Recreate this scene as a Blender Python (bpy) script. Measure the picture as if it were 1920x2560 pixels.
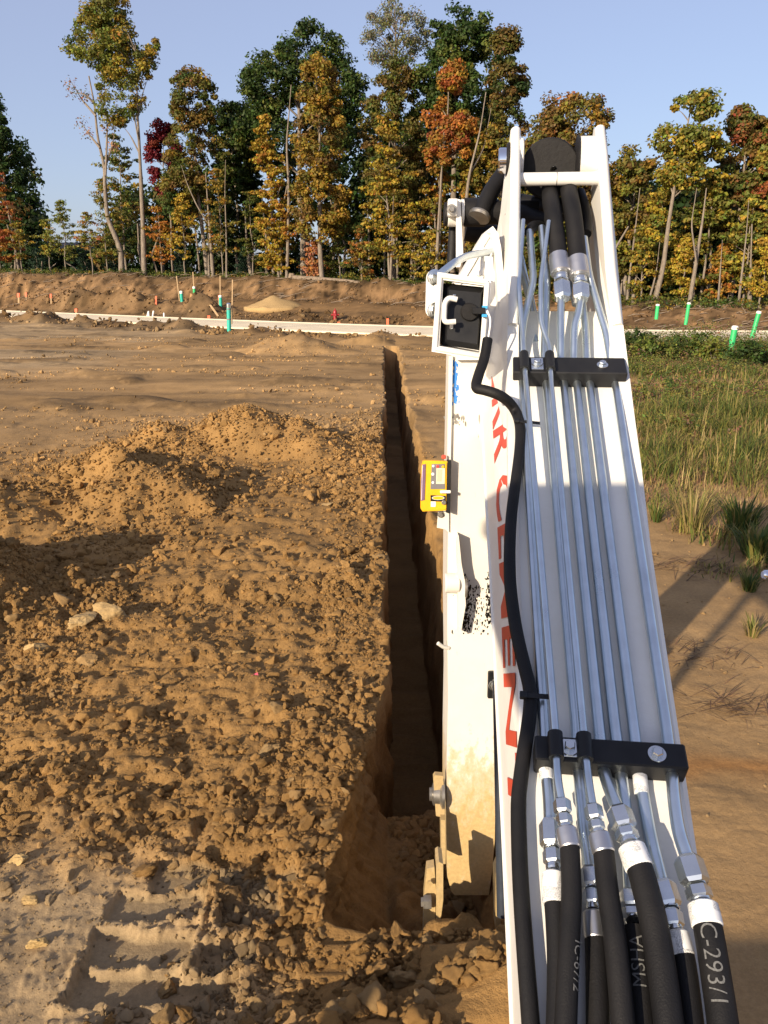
import bpy, math, random
import numpy as np
from mathutils import Vector, Matrix
R = math.radians
random.seed(7)
rng = np.random.default_rng(11)
scene = bpy.context.scene
for o in list(bpy.data.objects):
    bpy.data.objects.remove(o)
COL = scene.collection

# ------------------------------------------------------------------ camera
CAM_H, PITCH, FPX = 2.5, R(15.95), 2030.0        # focal length for a 1920 x 2560 frame
cd = bpy.data.cameras.new('camera'); cam = bpy.data.objects.new('camera', cd); COL.objects.link(cam)
cam.location = (0, 0, CAM_H); cam.rotation_euler = (R(90) - PITCH, 0, 0)
cd.sensor_fit = 'VERTICAL'; cd.sensor_height = 36; cd.lens = 36 * FPX / 2560
cd.clip_start = 0.05; cd.clip_end = 3000
scene.camera = cam
scene.render.resolution_x, scene.render.resolution_y = 768, 1024

# ------------------------------------------------------------------ world, sun, exposure
SUN_EL, SAZ = R(18.5), math.atan2(0.60, 0.80)     # light travels towards +X (right) and +Y (away)
world = bpy.data.worlds.new('World'); scene.world = world; world.use_nodes = True
wn = world.node_tree.nodes; wl = world.node_tree.links
bg = wn['Background']
sky = wn.new('ShaderNodeTexSky'); sky.sky_type = 'NISHITA'; sky.sun_disc = False
sky.sun_elevation = SUN_EL; sky.sun_rotation = SAZ + math.pi
sky.altitude = 200; sky.air_density = 1.0; sky.dust_density = 1.6; sky.ozone_density = 3.5
veil = wn.new('ShaderNodeMix'); veil.data_type = 'RGBA'; veil.blend_type = 'MIX'; veil.inputs[0].default_value = 0.45
wl.new(sky.outputs[0], veil.inputs[6]); veil.inputs[7].default_value = (3.7, 3.65, 4.9, 1)      # even thin haze over the whole sky
wl.new(veil.outputs[2], bg.inputs[0]); bg.inputs[1].default_value = 0.108
ld = bpy.data.lights.new('sun', 'SUN'); sun = bpy.data.objects.new('sun', ld); COL.objects.link(sun)
ld.energy = 5.0; ld.angle = R(0.53); ld.color = (1.0, 0.84, 0.63)
sdir = Vector((math.sin(SAZ) * math.cos(SUN_EL), math.cos(SAZ) * math.cos(SUN_EL), -math.sin(SUN_EL)))
sun.rotation_euler = sdir.to_track_quat('-Z', 'Y').to_euler(); sun.location = (-20, -25, 20)
scene.view_settings.view_transform = 'Standard'; scene.view_settings.look = 'None'
scene.view_settings.exposure = 0.62; scene.view_settings.gamma = 1.0
scene.render.engine = 'CYCLES'

# ------------------------------------------------------------------ pixel helpers (photo pixels -> world rays)
CT, ST = math.cos(PITCH), math.sin(PITCH)
C0 = Vector((0, 0, CAM_H))
def ray(px, py):
    u = (px - 960) / FPX; v = (py - 1280) / FPX
    return Vector((u, CT - v * ST, -ST - v * CT))          # per unit of depth along the axis
def P(px, py, depth): return C0 + ray(px, py) * depth
def on_y(px, py, Y):
    r = ray(px, py); return C0 + r * (Y / r.y)
def on_z(px, py, z=0.0):
    r = ray(px, py); return C0 + r * ((z - CAM_H) / r.z)
def on_plane(px, py, p0, n):
    r = ray(px, py); return C0 + r * ((p0 - C0).dot(n) / r.dot(n))

# ------------------------------------------------------------------ noise
def _hash(ix, iy, seed):
    h = (ix.astype(np.int64) * 374761393 + iy.astype(np.int64) * 668265263 + seed * 1442695041) & 0xffffffff
    h = ((h ^ (h >> 13)) * 1274126177) & 0xffffffff
    h = (h ^ (h >> 16)) & 0xffffffff
    return h.astype(np.float64) / 4294967295.0
def vnoise(x, y, seed=0):
    x = np.asarray(x, float); y = np.asarray(y, float)
    ix = np.floor(x); iy = np.floor(y); fx = x - ix; fy = y - iy
    fx = fx * fx * fx * (fx * (fx * 6 - 15) + 10); fy = fy * fy * fy * (fy * (fy * 6 - 15) + 10)
    a = _hash(ix, iy, seed); b = _hash(ix + 1, iy, seed); c = _hash(ix, iy + 1, seed); d = _hash(ix + 1, iy + 1, seed)
    return (a + (b - a) * fx) * (1 - fy) + (c + (d - c) * fx) * fy * 1.0 - 0.5
def fbm(x, y, lam, octs, seed=0, gain=0.55, minlam=None):
    out = 0; amp = 1.0
    for k in range(octs):
        l = lam / 2.0 ** k
        ca, sa = math.cos(k * 1.1), math.sin(k * 1.1)
        n = vnoise((x * ca - y * sa) / l, (x * sa + y * ca) / l, seed + k * 17)
        if minlam is not None: n = n * np.clip((l / minlam - 1.0), 0, 1)
        out = out + n * amp; amp *= gain
    return out
def sstep(a, b, x):
    t = np.clip((np.asarray(x, float) - a) / (b - a), 0, 1); return t * t * (3 - 2 * t)

# ------------------------------------------------------------------ mesh helpers
def new_mesh(name, verts, faces, mats=None, smooth=False, attr=None, midx=None):
    """faces: list, or (n,3|4) int array"""
    me = bpy.data.meshes.new(name)
    if isinstance(faces, np.ndarray):
        V = np.asarray(verts, dtype=np.float32); k = faces.shape[1]; n = len(faces)
        me.vertices.add(len(V)); me.vertices.foreach_set('co', V.ravel())
        me.loops.add(n * k); me.loops.foreach_set('vertex_index', faces.astype(np.int32).ravel())
        me.polygons.add(n); me.polygons.foreach_set('loop_start', np.arange(0, n * k, k, dtype=np.int32))
        try: me.polygons.foreach_set('loop_total', np.full(n, k, dtype=np.int32))
        except Exception: pass
        me.update(calc_edges=True)
    else:
        me.from_pydata([tuple(v) for v in verts], [], [tuple(f) for f in faces])
    if attr is not None:
        ca = me.color_attributes.new('Col', 'FLOAT_COLOR', 'POINT')
        a4 = np.ones((len(me.vertices), 4), dtype=np.float32); a4[:, :attr.shape[1]] = attr
        ca.data.foreach_set('color', a4.ravel())
    if mats:
        for m in (mats if isinstance(mats, (list, tuple)) else [mats]): me.materials.append(m)
    if midx is not None: me.polygons.foreach_set('material_index', np.asarray(midx, dtype=np.int32))
    if smooth: me.polygons.foreach_set('use_smooth', np.ones(len(me.polygons), dtype=bool))
    me.update(); return me
def wloc(o):
    p = Vector((0, 0, 0))
    while o is not None: p = p + o.location; o = o.parent
    return p
def link(name, me, parent=None):
    o = bpy.data.objects.new(name, me); COL.objects.link(o)
    if parent is not None: o.parent = parent
    return o
def tag(o, label=None, cat=None, group=None, kind=None):
    if label: o['label'] = label
    if cat: o['category'] = cat
    if group: o['group'] = group
    if kind: o['kind'] = kind
    return o
def empty(name, loc, label, cat, group=None):
    o = bpy.data.objects.new(name, None); COL.objects.link(o); o.location = loc; o.empty_display_size = 0.2
    return tag(o, label, cat, group)
class MB:
    """collects shapes given in world space; build() links ONE mesh object"""
    def __init__(s): s.v = []; s.f = []; s.sm = []
    def add(s, vs, fs, smooth=False):
        b = len(s.v); s.v += [Vector(v) for v in vs]
        for f in fs: s.f.append(tuple(i + b for i in f)); s.sm.append(smooth)
        return s
    def box(s, o, ax, ay, az):
        """corner o, three edge vectors"""
        o = Vector(o); ax = Vector(ax); ay = Vector(ay); az = Vector(az)
        vs = [o, o + ax, o + ax + ay, o + ay, o + az, o + ax + az, o + ax + ay + az, o + ay + az]
        fs = [(0, 3, 2, 1), (4, 5, 6, 7), (0, 1, 5, 4), (1, 2, 6, 5), (2, 3, 7, 6), (3, 0, 4, 7)]
        if ax.cross(ay).dot(az) < 0: fs = [f[::-1] for f in fs]
        return s.add(vs, fs)
    def rbox(s, c, ax, ay, az, r=0.2):
        """centre c, half vectors; chamfered edges (fraction r of the smallest half size)"""
        c = Vector(c); ax, ay, az = Vector(ax), Vector(ay), Vector(az)
        L = [ax.length, ay.length, az.length]; e = r * min(L); k = [1 - e / l for l in L]
        idx = {}; vs = []
        for sx in (-1, 1):
            for sy in (-1, 1):
                for sz in (-1, 1):
                    for t, (a, b, d) in enumerate(((1, k[1], k[2]), (k[0], 1, k[2]), (k[0], k[1], 1))):
                        idx[(sx, sy, sz, t)] = len(vs); vs.append(c + ax * sx * a + ay * sy * b + az * sz * d)
        import itertools
        fs = []
        for t in range(3):
            o1, o2 = [i for i in range(3) if i != t]
            for sg in (-1, 1):
                q = []
                for p1, p2 in ((-1, -1), (1, -1), (1, 1), (-1, 1)):
                    k3 = [0, 0, 0]; k3[t] = sg; k3[o1] = p1; k3[o2] = p2; q.append(idx[(*k3, t)])
                fs.append(q)
        for t in range(3):                        # edges along axis t
            o1, o2 = [i for i in range(3) if i != t]
            for p1 in (-1, 1):
                for p2 in (-1, 1):
                    def kk(sg, face):
                        k3 = [0, 0, 0]; k3[t] = sg; k3[o1] = p1; k3[o2] = p2; return idx[(*k3, face)]
                    fs.append([kk(-1, o1), kk(1, o1), kk(1, o2), kk(-1, o2)])
        for sg in itertools.product((-1, 1), repeat=3): fs.append([idx[(*sg, 0)], idx[(*sg, 1)], idx[(*sg, 2)]])
        out = []
        for f in fs:                              # outward winding
            pts = [vs[i] for i in f]; nrm = (pts[1] - pts[0]).cross(pts[2] - pts[0]); m = sum(pts, Vector()) / len(pts)
            out.append(tuple(f) if nrm.dot(m - c) > 0 else tuple(f[::-1]))
        return s.add(vs, out)
    def prism(s, poly, ext):
        """closed polygon (world points, planar) extruded by vector ext"""
        n = len(poly); a = [Vector(p) for p in poly]; ext = Vector(ext); b = [p + ext for p in a]
        nr = Vector()
        for i in range(n): nr += a[i].cross(a[(i + 1) % n])
        fs = [tuple(range(n))[::-1], tuple(range(n, 2 * n))] + [(i, (i + 1) % n, n + (i + 1) % n, n + i) for i in range(n)]
        if nr.dot(ext) < 0: fs = [f[::-1] for f in fs]
        return s.add(a + b, fs)
    def tube(s, pts, rad, seg=12, bend=0.0, cap=True, step=5):
        pts = [Vector(p) for p in pts]
        if bend > 0 and len(pts) > 2:
            q = [pts[0]]
            for i in range(1, len(pts) - 1):
                a = pts[i] + (pts[i - 1] - pts[i]) * min(bend / max((pts[i - 1] - pts[i]).length, 1e-6), 0.49)
                c = pts[i] + (pts[i + 1] - pts[i]) * min(bend / max((pts[i + 1] - pts[i]).length, 1e-6), 0.49)
                for k in range(step + 1):
                    t = k / step; q.append(a * (1 - t) ** 2 + pts[i] * 2 * t * (1 - t) + c * t * t)
            q.append(pts[-1]); pts = q
        s.path = pts
        n = len(pts); rads = rad if isinstance(rad, (list, tuple, np.ndarray)) else [rad] * n
        if len(rads) != n: rads = np.interp(np.linspace(0, 1, n), np.linspace(0, 1, len(rads)), rads)
        t0 = (pts[1] - pts[0]).normalized()
        u = t0.orthogonal().normalized(); vs = []; 
        for i in range(n):
            t = (pts[min(i + 1, n - 1)] - pts[max(i - 1, 0)]).normalized()
            u = (u - t * u.dot(t)).normalized(); w = t.cross(u)
            for k in range(seg):
                a = 2 * math.pi * k / seg; vs.append(pts[i] + (u * math.cos(a) + w * math.sin(a)) * rads[i])
        fs = []
        for i in range(n - 1):
            for k in range(seg):
                k2 = (k + 1) % seg; fs.append((i * seg + k, i * seg + k2, (i + 1) * seg + k2, (i + 1) * seg + k))
        s.add(vs, fs, True)
        if cap:
            s.add(vs[:seg], [tuple(range(seg))[::-1]]); s.add(vs[-seg:], [tuple(range(seg))])
        return s
    def lathe(s, p0, axis, prof, seg=20, smooth=True):
        """prof: list of (distance along axis, radius)"""
        axis = Vector(axis).normalized(); p0 = Vector(p0); u = axis.orthogonal().normalized(); w = axis.cross(u); vs = []
        for d, r in prof:
            for k in range(seg):
                a = 2 * math.pi * (k + .5) / seg; vs.append(p0 + axis * d + (u * math.cos(a) + w * math.sin(a)) * r)
        n = len(prof)
        for i in range(n - 1):
            ring = vs[i * seg:(i + 2) * seg]
            s.add(ring, [(k, (k + 1) % seg, seg + (k + 1) % seg, seg + k) for k in range(seg)], smooth)
        s.add(vs[:seg], [tuple(range(seg))[::-1]]); s.add(vs[-seg:], [tuple(range(seg))])
        return s
    def build(s, name, mat, parent=None):
        off = wloc(parent)
        me = new_mesh(name, [v - off for v in s.v], s.f, mat)
        me.polygons.foreach_set('use_smooth', np.array(s.sm, dtype=bool)); me.update()
        return link(name, me, parent)

# ------------------------------------------------------------------ materials
MATS = {}
def nt(name):
    m = bpy.data.materials.new(name); m.use_nodes = True; MATS[name] = m
    t = m.node_tree; return m, t.nodes, t.links, t.nodes['Principled BSDF']
def noise_node(N, L, scale, detail=4, rough=0.6, coord='Object', sx=None):
    tc = N.new('ShaderNodeTexCoord'); n = N.new('ShaderNodeTexNoise')
    n.inputs['Scale'].default_value = scale; n.inputs['Detail'].default_value = detail; n.inputs['Roughness'].default_value = rough
    if sx is not None:
        mp = N.new('ShaderNodeMapping'); mp.inputs['Scale'].default_value = sx
        L.new(tc.outputs[coord], mp.inputs[0]); L.new(mp.outputs[0], n.inputs['Vector'])
    else: L.new(tc.outputs[coord], n.inputs['Vector'])
    return n
def ramp(N, L, src, stops):
    r = N.new('ShaderNodeValToRGB'); L.new(src, r.inputs[0]); el = r.color_ramp.elements
    while len(el) < len(stops): el.new(0.5)
    for e, (p, c) in zip(el, stops): e.position = p; e.color = (*c, 1) if len(c) == 3 else c
    return r
def mixc(N, L, fac, a, b, mode='MIX'):
    m = N.new('ShaderNodeMix'); m.data_type = 'RGBA'; m.blend_type = mode
    for inp, v in ((m.inputs[0], fac), (m.inputs[6], a), (m.inputs[7], b)):
        if hasattr(v, 'is_output'): L.new(v, inp)
        elif isinstance(v, (int, float)): inp.default_value = v
        else: inp.default_value = (*v, 1)
    return m.outputs[2]
def simple(name, col, rough=0.5, metal=0.0, var=0.12, scale=18.0, bump=0.0, bscale=60.0, spec=None, coat=0.0):
    m, N, L, B = nt(name)
    n = noise_node(N, L, scale)
    r = ramp(N, L, n.outputs[0], [(0.3, tuple(c * (1 - var) for c in col)), (0.7, tuple(min(1, c * (1 + var)) for c in col))])
    L.new(r.outputs[0], B.inputs['Base Color']); B.inputs['Metallic'].default_value = metal
    rr = ramp(N, L, n.outputs[0], [(0.2, (rough * .8,) * 3), (0.8, (min(1, rough * 1.2),) * 3)])
    L.new(rr.outputs[0], B.inputs['Roughness'])
    if spec is not None: B.inputs['Specular IOR Level'].default_value = spec
    if coat: B.inputs['Coat Weight'].default_value = coat
    if bump:
        n2 = noise_node(N, L, bscale, 5); b = N.new('ShaderNodeBump'); b.inputs['Strength'].default_value = bump
        b.inputs['Distance'].default_value = 0.01; L.new(n2.outputs[0], b.inputs['Height']); L.new(b.outputs[0], B.inputs['Normal'])
    return m
def soil_mat():
    m, N, L, B = nt('soil')
    at = N.new('ShaderNodeAttribute'); at.attribute_name = 'Col'
    n1 = noise_node(N, L, 2.3, 8, 0.65); n2 = noise_node(N, L, 42, 6, 0.7); n3 = noise_node(N, L, 190, 4, 0.7)
    v1 = ramp(N, L, n1.outputs[0], [(0.25, (0.80, 0.79, 0.78)), (0.75, (1.16, 1.15, 1.12))])
    v2 = ramp(N, L, n2.outputs[0], [(0.25, (0.72, 0.70, 0.68)), (0.72, (1.2, 1.2, 1.18))])
    v3 = ramp(N, L, n3.outputs[0], [(0.3, (0.8, 0.8, 0.8)), (0.74, (1.12, 1.12, 1.12)), (0.82, (1.5, 1.45, 1.4))])
    c = mixc(N, L, 1.0, at.outputs['Color'], v1.outputs[0], 'MULTIPLY')
    c = mixc(N, L, 0.8, c, v2.outputs[0], 'MULTIPLY'); c = mixc(N, L, 0.6, c, v3.outputs[0], 'MULTIPLY')
    L.new(c, B.inputs['Base Color']); B.inputs['Roughness'].default_value = 0.95; B.inputs['Specular IOR Level'].default_value = 0.15
    ad = N.new('ShaderNodeMath'); ad.operation = 'MULTIPLY_ADD'; L.new(n2.outputs[0], ad.inputs[0]); ad.inputs[1].default_value = 1.0
    ml = N.new('ShaderNodeMath'); ml.operation = 'MULTIPLY'; L.new(n3.outputs[0], ml.inputs[0]); ml.inputs[1].default_value = 0.35
    L.new(ml.outputs[0], ad.inputs[2])
    b = N.new('ShaderNodeBump'); b.inputs['Distance'].default_value = 0.02
    L.new(at.outputs['Alpha'], b.inputs['Strength'])
    L.new(ad.outputs[0], b.inputs['Height']); L.new(b.outputs[0], B.inputs['Normal'])
    return m
def clod_mat():
    m, N, L, B = nt('clod_soil')
    at = N.new('ShaderNodeAttribute'); at.attribute_name = 'Col'
    oi = N.new('ShaderNodeObjectInfo')
    n2 = noise_node(N, L, 30, 6, 0.7)
    v2 = ramp(N, L, n2.outputs[0], [(0.25, (0.70, 0.68, 0.66)), (0.75, (1.2, 1.2, 1.18))])
    c = mixc(N, L, 1.0, at.outputs['Color'], v2.outputs[0], 'MULTIPLY')
    rv = ramp(N, L, oi.outputs['Random'], [(0, (0.85, 0.83, 0.8)), (0.8, (1.1, 1.1, 1.08)), (1.0, (1.3, 1.28, 1.25))])
    c = mixc(N, L, 1.0, c, rv.outputs[0], 'MULTIPLY')
    L.new(c, B.inputs['Base Color']); B.inputs['Roughness'].default_value = 0.95; B.inputs['Specular IOR Level'].default_value = 0.15
    b = N.new('ShaderNodeBump'); b.inputs['Distance'].default_value = 0.012; b.inputs['Strength'].default_value = 0.8
    L.new(n2.outputs[0], b.inputs['Height']); L.new(b.outputs[0], B.inputs['Normal'])
    return m
def leaf_mat():
    m, N, L, B = nt('leaf')
    at = N.new('ShaderNodeAttribute'); at.attribute_name = 'Col'
    tr = N.new('ShaderNodeBsdfTranslucent'); L.new(at.outputs['Color'], tr.inputs[0])
    L.new(at.outputs['Color'], B.inputs['Base Color']); B.inputs['Roughness'].default_value = 0.6; B.inputs['Specular IOR Level'].default_value = 0.25
    mx = N.new('ShaderNodeMixShader'); mx.inputs[0].default_value = 0.36
    L.new(B.outputs[0], mx.inputs[1]); L.new(tr.outputs[0], mx.inputs[2])
    L.new(mx.outputs[0], N['Material Output'].inputs['Surface'])
    return m
def bark_mat():
    m, N, L, B = nt('bark')
    n = noise_node(N, L, 3.0, 6, 0.7, sx=(4, 4, 0.8))
    r = ramp(N, L, n.outputs[0], [(0.3, (0.10, 0.078, 0.058)), (0.7, (0.29, 0.24, 0.19))])
    L.new(r.outputs[0], B.inputs['Base Color']); B.inputs['Roughness'].default_value = 0.95
    b = N.new('ShaderNodeBump'); b.inputs['Distance'].default_value = 0.05; b.inputs['Strength'].default_value = 0.8
    L.new(n.outputs[0], b.inputs['Height']); L.new(b.outputs[0], B.inputs['Normal'])
    return m
def paint_mat(name, col, dirt=0.25, rustamt=0.0, low=None, tan=(0.52, 0.37, 0.17)):
    """white enamel with faint grime, chips and (low) a caked-mud zone that starts below world height low"""
    m, N, L, B = nt(name)
    n1 = noise_node(N, L, 3.5, 6, 0.65); n2 = noise_node(N, L, 26, 7, 0.72, sx=(1, 1, 0.6)); n3 = noise_node(N, L, 75, 4, 0.6)
    g = ramp(N, L, n1.outputs[0], [(0.45, (0, 0, 0)), (0.85, (dirt, dirt, dirt))])
    c = mixc(N, L, g.outputs[0], col, (0.42, 0.36, 0.27))
    ch = ramp(N, L, n2.outputs[0], [(0.69, (0, 0, 0)), (0.735, (1, 1, 1))])
    k = N.new('ShaderNodeMath'); k.operation = 'MULTIPLY'; L.new(ch.outputs[0], k.inputs[0]); k.inputs[1].default_value = rustamt
    c = mixc(N, L, k.outputs[0], c, (0.09, 0.055, 0.03))
    if low is not None:
        gm = N.new('ShaderNodeNewGeometry'); sp = N.new('ShaderNodeSeparateXYZ'); L.new(gm.outputs['Position'], sp.inputs[0])
        mp = N.new('ShaderNodeMapRange'); mp.inputs[1].default_value = low + 0.02; mp.inputs[2].default_value = low - 0.55
        L.new(sp.outputs[2], mp.inputs[0])
        ad = N.new('ShaderNodeMath'); ad.operation = 'MULTIPLY_ADD'; L.new(n2.outputs[0], ad.inputs[0]); ad.inputs[1].default_value = 1.7; ad.inputs[2].default_value = -0.85
        sm = N.new('ShaderNodeMath'); sm.operation = 'ADD'; L.new(mp.outputs[0], sm.inputs[0]); L.new(ad.outputs[0], sm.inputs[1])
        mr = ramp(N, L, sm.outputs[0], [(0.25, (0, 0, 0)), (0.42, (0.55, 0.55, 0.55)), (0.9, (1, 1, 1))])
        tn = ramp(N, L, n3.outputs[0], [(0.3, tuple(x * .85 for x in tan)), (0.7, tuple(x * 1.1 for x in tan))])
        c = mixc(N, L, mr.outputs[0], c, tn.outputs[0])
    L.new(c, B.inputs['Base Color'])
    rr = ramp(N, L, n1.outputs[0], [(0.3, (0.28,) * 3), (0.7, (0.5,) * 3)]); L.new(rr.outputs[0], B.inputs['Roughness'])
    b = N.new('ShaderNodeBump'); b.inputs['Distance'].default_value = 0.002; b.inputs['Strength'].default_value = 0.25
    L.new(n3.outputs[0], b.inputs['Height']); L.new(b.outputs[0], B.inputs['Normal'])
    return m
def zinc_mat(name, col, rough):
    m, N, L, B = nt(name)
    n = noise_node(N, L, 14, 4, 0.5); n2 = noise_node(N, L, 7, 2, 0.5)
    r = ramp(N, L, n.outputs[0], [(0.25, tuple(c * 0.84 for c in col)), (0.6, col), (0.85, tuple(c * 0.90 for c in col))])
    L.new(r.outputs[0], B.inputs['Base Color']); B.inputs['Metallic'].default_value = 0.97
    rr = ramp(N, L, n2.outputs[0], [(0.3, (rough * .9,) * 3), (0.75, (rough * 1.12,) * 3)]); L.new(rr.outputs[0], B.inputs['Roughness'])
    return m
def hose_mat():
    m, N, L, B = nt('hose_rubber')
    w = noise_node(N, L, 260, 3); n = noise_node(N, L, 9, 5)
    r = ramp(N, L, n.outputs[0], [(0.3, (0.006, 0.006, 0.007)), (0.75, (0.014, 0.013, 0.013))])
    L.new(r.outputs[0], B.inputs['Base Color']); B.inputs['Roughness'].default_value = 0.6; B.inputs['Specular IOR Level'].default_value = 0.22
    b = N.new('ShaderNodeBump'); b.inputs['Distance'].default_value = 0.002; b.inputs['Strength'].default_value = 0.5
    L.new(w.outputs[0], b.inputs['Height']); L.new(b.outputs[0], B.inputs['Normal'])
    return m
def print_mat():
    """paper sleeve with rows of tiny dark print"""
    m, N, L, B = nt('printed_label')
    n = noise_node(N, L, 900, 2, 0.5); n2 = noise_node(N, L, 38, 1, 0.3)
    a = ramp(N, L, n.outputs[0], [(0.45, (0, 0, 0)), (0.60, (.8, .8, .8))]); b2 = ramp(N, L, n2.outputs[0], [(0.5, (0, 0, 0)), (0.53, (1, 1, 1))])
    f = mixc(N, L, 1.0, a.outputs[0], b2.outputs[0], 'MULTIPLY')
    c = mixc(N, L, f, (0.78, 0.78, 0.76), (0.05, 0.05, 0.06)); L.new(c, B.inputs['Base Color']); B.inputs['Roughness'].default_value = 0.5
    return m
SOIL = soil_mat(); CLOD = clod_mat(); LEAF = leaf_mat(); BARK = bark_mat()
WHITE = paint_mat('white_paint', (0.71, 0.695, 0.655), 0.35, 0.30)
WHITE_STICK = paint_mat('worn_white_paint', (0.68, 0.65, 0.585), 0.30, 0.9, low=0.62)
ZINC = zinc_mat('zinc_tube', (0.66, 0.74, 0.79), 0.30); ZINC2 = zinc_mat('zinc_fitting', (0.70, 0.73, 0.74), 0.24)
FERR = zinc_mat('crimped_ferrule', (0.52, 0.52, 0.54), 0.42)
HOSE = hose_mat(); LABEL = print_mat()
BLACK = simple('black_plastic', (0.010, 0.010, 0.011), 0.5, var=0.3, spec=.3)
BLACKP = simple('black_paint', (0.012, 0.011, 0.011), 0.6, var=0.35, bump=0.15, spec=.25)
GREASE = simple('grease', (0.006, 0.006, 0.006), 0.2)
RED = simple('red_lettering', (0.50, 0.065, 0.035), 0.45)
STEEL = simple('worn_steel', (0.30, 0.28, 0.25), 0.4, metal=0.8, var=0.3)
DIRTY = paint_mat('dirty_iron', (0.33, 0.29, 0.22), 0.6, 0.8, low=3.0, tan=(0.42, 0.30, 0.14))
CYAN = simple('blue_plastic', (0.05, 0.33, 0.62), 0.4)
YEL = simple('yellow_plastic', (0.80, 0.42, 0.012), 0.4, var=0.06)
GREYP = simple('grey_keypad', (0.16, 0.15, 0.16), 0.5)
LCD = simple('lcd_glass', (0.42, 0.45, 0.33), 0.25, var=0.05)
PURP = simple('sensor_window', (0.16, 0.10, 0.17), 0.12, var=0.1)
CONC = simple('concrete', (0.78, 0.66, 0.46), 0.9, var=0.10, scale=0.9, bump=0.2)
TEAL = simple('teal_pvc', (0.03, 0.42, 0.32), 0.4, var=0.06); GREEN = simple('green_pvc', (0.03, 0.42, 0.13), 0.4, var=0.06)
PWHITE = simple('white_cap', (0.8, 0.79, 0.76), 0.5, var=0.05)
ORANGE = simple('orange_flagging', (0.85, 0.16, 0.07), 0.6, var=0.08); LATH = simple('lath_wood', (0.42, 0.29, 0.16), 0.85, var=0.2)
HYD = simple('red_enamel', (0.30, 0.02, 0.025), 0.4, var=0.15)
CHROME = simple('chrome', (0.8, 0.8, 0.82), 0.08, metal=1.0, var=0.03)
GLASS = simple('dark_window_glass', (0.03, 0.035, 0.045), 0.08, var=0.1)
SIDING = simple('grey_siding', (0.20, 0.21, 0.23), 0.8); SHINGLE = simple('grey_shingle', (0.20, 0.19, 0.18), 0.9, var=0.2, scale=4)
TRIM = simple('white_trim', (0.72, 0.72, 0.72), 0.6); LOGM = simple('log_bark', (0.20, 0.15, 0.105), 0.95, var=0.35, scale=6, bump=0.5, bscale=14)
TYRE = simple('tyre_rubber', (0.02, 0.02, 0.02), 0.8)

# ================================================================== GROUND
RX = np.array([-120, -60, -29.3, -9.9, 2.4, 15.2, 40, 120.]); RY = np.array([132, 86, 63.8, 49, 40.7, 37.5, 36, 36.])
def road_y(X):
    X = np.asarray(X, float); return sum(np.interp(X + d, RX, RY) for d in (-5, -2.5, 0, 2.5, 5)) / 5
def tree_y(X): return np.interp(X, [-120, -60, -36, -12, -3, 3, 15, 25, 60], [150, 105, 80, 71, 67, 62, 51, 48, 48])
def bank_h(X): return np.interp(X, [-60, -30, -6, 3, 12, 30], [3.0, 2.95, 2.55, 2.1, 1.15, 1.0])
def macro(X, Y):
    """large relief without the fine roughness"""
    yr = road_y(X); yt = tree_y(X); h = bank_h(X)
    s = Y - yr - 3.6
    z = h * (0.42 * sstep(1.5, np.maximum(0.55 * (yt - yr), 4), s) + 0.58 * sstep(yt - 6.5, yt - 2.5, Y + 0.8 * fbm(X, Y, 3.0, 3, 5)))
    return z
LX0, RX0, TY0, TY1 = -0.02, 0.55, 2.66, 32.0
def lip_l(Y):
    Y = np.asarray(Y, float)
    return LX0 - 0.19 * sstep(4.9, 2.8, Y) + 0.10 * fbm(Y, Y * 0 + 3, 0.9, 2, 31) + 0.07 * fbm(Y, Y * 0 + 9, 0.22, 3, 32)
def lip_r(Y):
    Y = np.asarray(Y, float); return RX0 + 0.10 * fbm(Y, Y * 0 + 5, 1.2, 3, 41) + 0.05 * fbm(Y, Y * 0 + 1, 0.2, 2, 42)
def depth(Y):
    Y = np.asarray(Y, float)
    d = 1.5 * sstep(TY1 + .25, TY1 - .1, Y) * sstep(TY0, TY0 + 0.16, Y)
    rub = 0.97 * sstep(4.5, 4.05, Y + 0.2 * fbm(Y, Y * 0, .3, 2, 3))
    return d * (1 - rub / 1.5 * sstep(2.0, 3.0, Y))
MOUNDS = [  # x, y, height, rx, ry, rot
    (-3.35, 6.35, 0.72, 1.15, 0.95, 0.3), (-4.1, 5.6, 0.45, 0.7, 0.6, 0.0),
    (-3.25, 9.3, 0.62, 1.25, 1.0, -0.25), (-4.5, 8.8, 0.42, 1.1, 0.9, 0), (-2.5, 9.9, 0.30, .8, .7, 0),
    (-2.6, 12.4, 0.48, 1.5, 1.1, -0.2), (-1.55, 12.3, 0.42, 1.3, 0.9, 0.1), (-0.75, 11.6, 0.20, 0.8, 0.7, 0), (-3.7, 12.0, .25, 1.0, .8, 0),
    (-2.9, 31.0, 0.62, 2.3, 1.8, 0.1), (-0.7, 33.6, 0.38, 1.4, 0.8, 0),
    (0.42, 2.18, 0.33, 0.50, 0.36, 0.0), (-0.12, 2.02, 0.22, 0.55, 0.38, 0.3), (-0.75, 1.9, 0.10, 0.5, 0.4, 0),
    (0.5, 2.50, 0.17, 0.2, 0.14, 0.0)]
def mounds(X, Y):
    z = 0
    for (mx, my, h, rx, ry, rot) in MOUNDS:
        c, s = math.cos(rot), math.sin(rot)
        wx = X - mx + 0.55 * rx * fbm(X, Y, 0.9 * rx, 4, 77); wy = Y - my + 0.55 * ry * fbm(X, Y, 0.9 * rx, 4, 78)
        u = (wx * c + wy * s) / rx; v = (-wx * s + wy * c) / ry
        r = np.sqrt(u * u + v * v)
        z = z + h * (np.clip(1 - r, 0, 1) * 0.75 + 0.25 * np.exp(-2.2 * r * r) - 0.25 * np.exp(-2.2)) * sstep(1.35, 0.95, r)
    return z
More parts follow.
